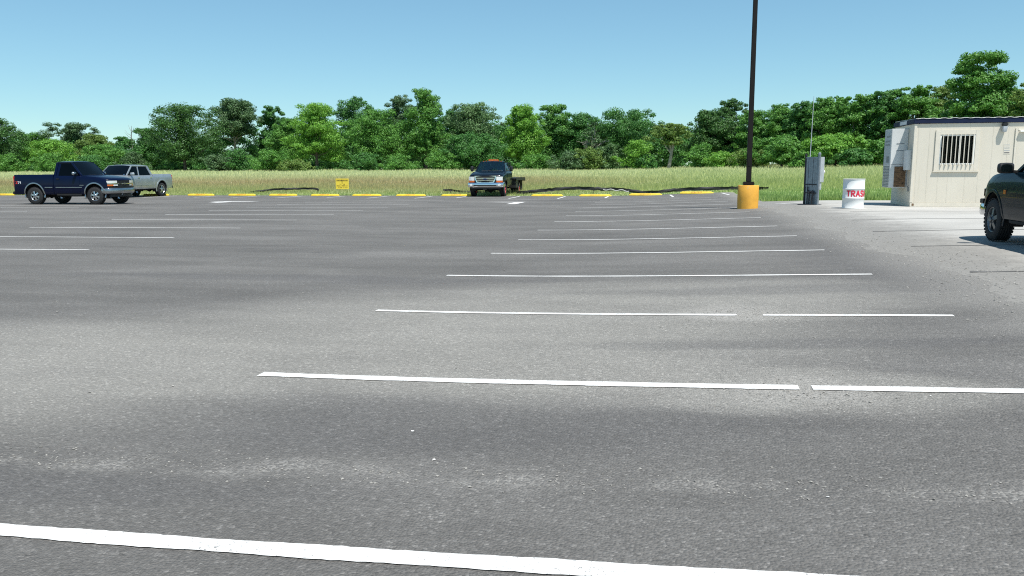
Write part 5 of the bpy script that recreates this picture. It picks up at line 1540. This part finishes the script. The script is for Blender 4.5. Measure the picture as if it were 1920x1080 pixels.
mb = MB(); f = lambda a, b: (t.front(-.66 + 1.32 * a) + .128, -.66 + 1.32 * a, .59 + .075 * b); mb.plate(f, 8, 1, (-.02, 0, 0)); mb.build('bumper_opening', 'under', rt)
for sg in (1, -1):
    mb = MB(); c = (t.front(.8) + .095, sg * .80, .665)
    mb.loft([[(c[0] + dx, c[1] + .10 * k * math.cos(a), c[2] + .055 * k * math.sin(a)) for a in np.linspace(0, 6.283, 21)[:-1]] for dx, k in ((-.01, 1), (.028, 1), (.036, .9))]); mb.build('fog_light', 'lens', rt)
t.front_strip('air_dam', 'black', -.85, .85, .43, .525, .02, .06)
MB().box(t.front(0) + .0, t.front(0) + .128, -.10, .10, .40, .46).build('hitch_receiver', 'under', rt)
# tow mirrors
for sg in (1, -1):
    mb = MB(); cy = sg * 1.17; rows = []
    for k, q in ((-.05, .85), (-.03, 1), (.03, .95), (.055, .6)):
        rows.append([(1.16 + k, cy + q * .085 * math.copysign(abs(math.cos(a)) ** .45, math.cos(a)), 1.56 + q * .16 * math.copysign(abs(math.sin(a)) ** .45, math.sin(a))) for a in np.linspace(0, 6.283, 17)[:-1]])
    mb.loft(rows); m_ = mb.build('mirror', 'black', rt, smooth=50)
    mb = MB()
    for z_ in (1.47, 1.62): mb.tube([(1.2, sg * .84, z_ - .03), (1.17, sg * 1.1, z_)], .016, 6)
    mb.build('mirror_arm', 'black', m_)
    MB().box(1.09, 1.105, cy - .06, cy + .06, 1.43, 1.69).build('mirror_glass', 'chrome', m_)
# beacon, clearance lamps, papers on the dash, inspection sticker
mb = MB(); mb.box(.42, .68, -.30, .30, 1.995, 2.02, 1); mb.box(.44, .66, -.29, .29, 2.021, 2.10)
mb.build('roof_beacon', ['amber', 'black'], rt, bevel=.025)
for yy in (-.52, -.36, 0, .36, .52):
    mb = MB(); z_ = 1.945 + .055 * (1 - (abs(yy) / .73) ** 2.6); mb.box(.86, .95, yy - .035, yy + .035, z_, z_ + .032); mb.build('clearance_lamp', 'amber', rt, bevel=.01)
MB().box(1.18, 1.40, .25, .66, 1.462, 1.492).build('dash_papers', 'paper', rt, bevel=.004)
MB().box(.99, 1.0, -.13, -.05, 1.78, 1.85).build('windshield_sticker', 'decal_white', rt)
MB().box(1.25, 1.38, -.62, -.25, 1.462, 1.476).build('dash_clutter', 'seat_grey', rt, bevel=.004)
# flat bed, headboard, tool box, flaps
mb = MB(); mb.box(-3.55, -.30, -1.18, 1.18, .93, 1.0); mb.box(-3.55, -.30, -1.20, -1.181, .86, 1.02); mb.box(-3.55, -.30, 1.181, 1.20, .86, 1.02); mb.box(-3.6, -3.551, -1.18, 1.18, .80, 1.02)
for x in np.arange(-3.3, -.3, .4): mb.box(x, x + .06, -1.1, 1.1, .84, .929)
fb = mb.build('flatbed', 'black', rt, bevel=.006)
mb = MB()
for yy in (-.82, -.45, .45, .82): mb.box(-.345, -.285, yy - .03, yy + .03, 1.001, 1.86)
mb.box(-.35, -.28, -.86, .86, 1.861, 1.92); mb.box(-.335, -.295, -.80, .80, 1.40, 1.44)
mb.build('headboard', 'black', fb, bevel=.006)
for sg in (1, -1):
    ya, yb = sorted((sg * .72, sg * 1.14)); MB().box(-1.28, -.42, ya, yb, .42, .855).build('tool_box', 'black', fb, bevel=.015)
    ya, yb = sorted((sg * .62, sg * 1.16)); MB().box(-2.62, -2.60, ya, yb, .22, .85).build('mud_flap', 'rubber', fb)
    mb = MB()
    ring = [(-2.05 + .50 * math.cos(a), .40 + .47 * math.sin(a)) for a in np.linspace(.25, math.pi - .25, 14)]
    mb.loft([[(x_, sg * .62, z_), (x_, sg * 1.16, z_), (x_, sg * 1.16, z_ + .012), (x_, sg * .62, z_ + .012)] for x_, z_ in ring]); mb.build('rear_fender', 'black', fb)
    MB().box(-3.61, -3.601, sg * .95 - .08, sg * .95 + .08, .86, .94).build('tail_light', 'red', fb)

# --- dark teal pickup at the picture edge -----------------------------------
rt = place('pickup_truck', 'dark teal pickup on the concrete, cut off by the picture edge', 6.345, 13.02, R(90), grp='parked pickup trucks')
t = Truck(rt, W=.925, zb=.37, belt=1.13, XC=1.15, XF=2.48, XR=-1.0, XB=-2.65, fender=.90, hood=1.0, droop=2.6, nose=.10, bow=.30, XA=1.66, Ra=.405, za=.385, aq=1.08, R=.352, rail=1.14,
          paint='teal', A=(1.08, .80), At=(.25, .66, 1.66), Rt=(-.85, .66, 1.66), Rb=(-1.0, .80), cp=.09, B=(-.10,), crown=.05, cabwall=.1, glassF='glass_blue', glassS='glass_dark', trim_at=(1.66, -1.66), rearbump='dullchrome')
t.front_body(); t.bed(.72); t.cab(); t.chassis(); t.arch_trim('teal', .035, .008)
t.door(-.06, 1.02, 'black'); t.door(-.92, -.12, 'black')
t.mirror(1.0, 1.205, 'black', .13, .235, .17, .10, 'glass_blue')
t.wheels('alloy_grey', 5, .205, .24, 'alloy_grey')
t.headlights(.48, .84, .72, .86, (.72, .855, False))
g = t.front_strip('grille', 'black', -.46, .46, .68, .90, .006, .10)
t.front_strip('grille_bar', 'chrome', -.46, .46, .77, .80, .02, .05, g)
t.bumper('chrome', .40, .60, .88, .11, .28)
t.front_strip('bumper_pad', 'black', -.88, .88, .602, .68, .09, .16, n=14)
for sg in (1, -1):
    x0, z0 = 1.13, .79
    f = lambda a, b: (x0 + .09 * a, sg * (t.y(x0 + .09 * a, z0 + .07 * b) + .010), z0 + .07 * b)
    mb = MB(); mb.plate(f, 2, 2, (0, -.01 * sg, 0)); mb.build('amber_fender_patch', 'amber', rt, bevel=.003)  # small amber plate on each front fender
    f = lambda a, b: (-.9 + 2.0 * a, sg * (t.y(-.9 + 2.0 * a, .60) + .014), .60 + .05 * b)
    mb = MB(); mb.plate(f, 8, 1, (0, -.014 * sg, 0)); mb.build('side_molding', 'teal', rt, bevel=.004)
    ya, yb = sorted((sg * .80, sg * .885)); MB().box(-.95, 1.05, ya, yb, .33, .395).build('side_step', 'under', rt, bevel=.015)
mb = MB(); mb.tube([(1.0, -.70, 1.12), (.96, -.72, 1.75)], [.005, .003], 6); mb.build('aerial', 'black', rt)

# ----------------------------------------------------------------------------
# sky, sun, camera
# ----------------------------------------------------------------------------
EL, AZ = R(66), R(40)                                  # sun behind the camera, to its right
sd = Vector((math.sin(AZ) * math.cos(EL), -math.cos(AZ) * math.cos(EL), math.sin(EL)))
w = bpy.data.worlds.new('World'); sc.world = w; w.use_nodes = True
nt = w.node_tree; bg = nt.nodes['Background']
sky = nt.nodes.new('ShaderNodeTexSky'); sky.sky_type = 'NISHITA'; sky.sun_disc = False
sky.sun_elevation = EL; sky.sun_rotation = math.atan2(sd.x, sd.y)
sky.altitude = 150; sky.air_density = 1.0; sky.dust_density = 0; sky.ozone_density = 10
gm = nt.nodes.new('ShaderNodeGamma'); gm.inputs[1].default_value = .75
nt.links.new(sky.outputs[0], gm.inputs[0])
nt.links.new(mixc(nt, gm.outputs[0], (.90, 1.09, .99), 1.0, 'MULTIPLY'), bg.inputs[0]); bg.inputs[1].default_value = .149
sl = bpy.data.lights.new('sun', 'SUN'); sl.energy = 4.9; sl.angle = R(.5); sl.color = (1, .965, .90)
so = bpy.data.objects.new('sun', sl); COL.objects.link(so); so.rotation_euler = (-sd).to_track_quat('-Z', 'Y').to_euler()
so.location = (20, -20, 40)

cam = bpy.data.cameras.new('camera'); cam.sensor_width = 36; cam.lens = 1500 / 1920 * 36; cam.clip_end = 6000; cam.clip_start = .05
co = bpy.data.objects.new('camera', cam); COL.objects.link(co)
PITCH = math.atan(224 / 1500)
co.matrix_world = Matrix.Translation((0, 0, 1.5)) @ Matrix.Rotation(R(10.6), 4, 'Z') @ Matrix.Rotation(R(90) - PITCH, 4, 'X') @ Matrix.Rotation(-.0048, 4, 'Z')
sc.camera = co
vs_ = sc.view_settings
vs_.view_transform = 'Standard'; vs_.look = 'None'; vs_.exposure = .45; vs_.gamma = 1
sc.cycles.use_denoising = False; sc.cycles.filter_width = 1.1
sc.cycles.max_bounces = 8; sc.cycles.transparent_max_bounces = 12; sc.cycles.diffuse_bounces = 3; sc.cycles.glossy_bounces = 3
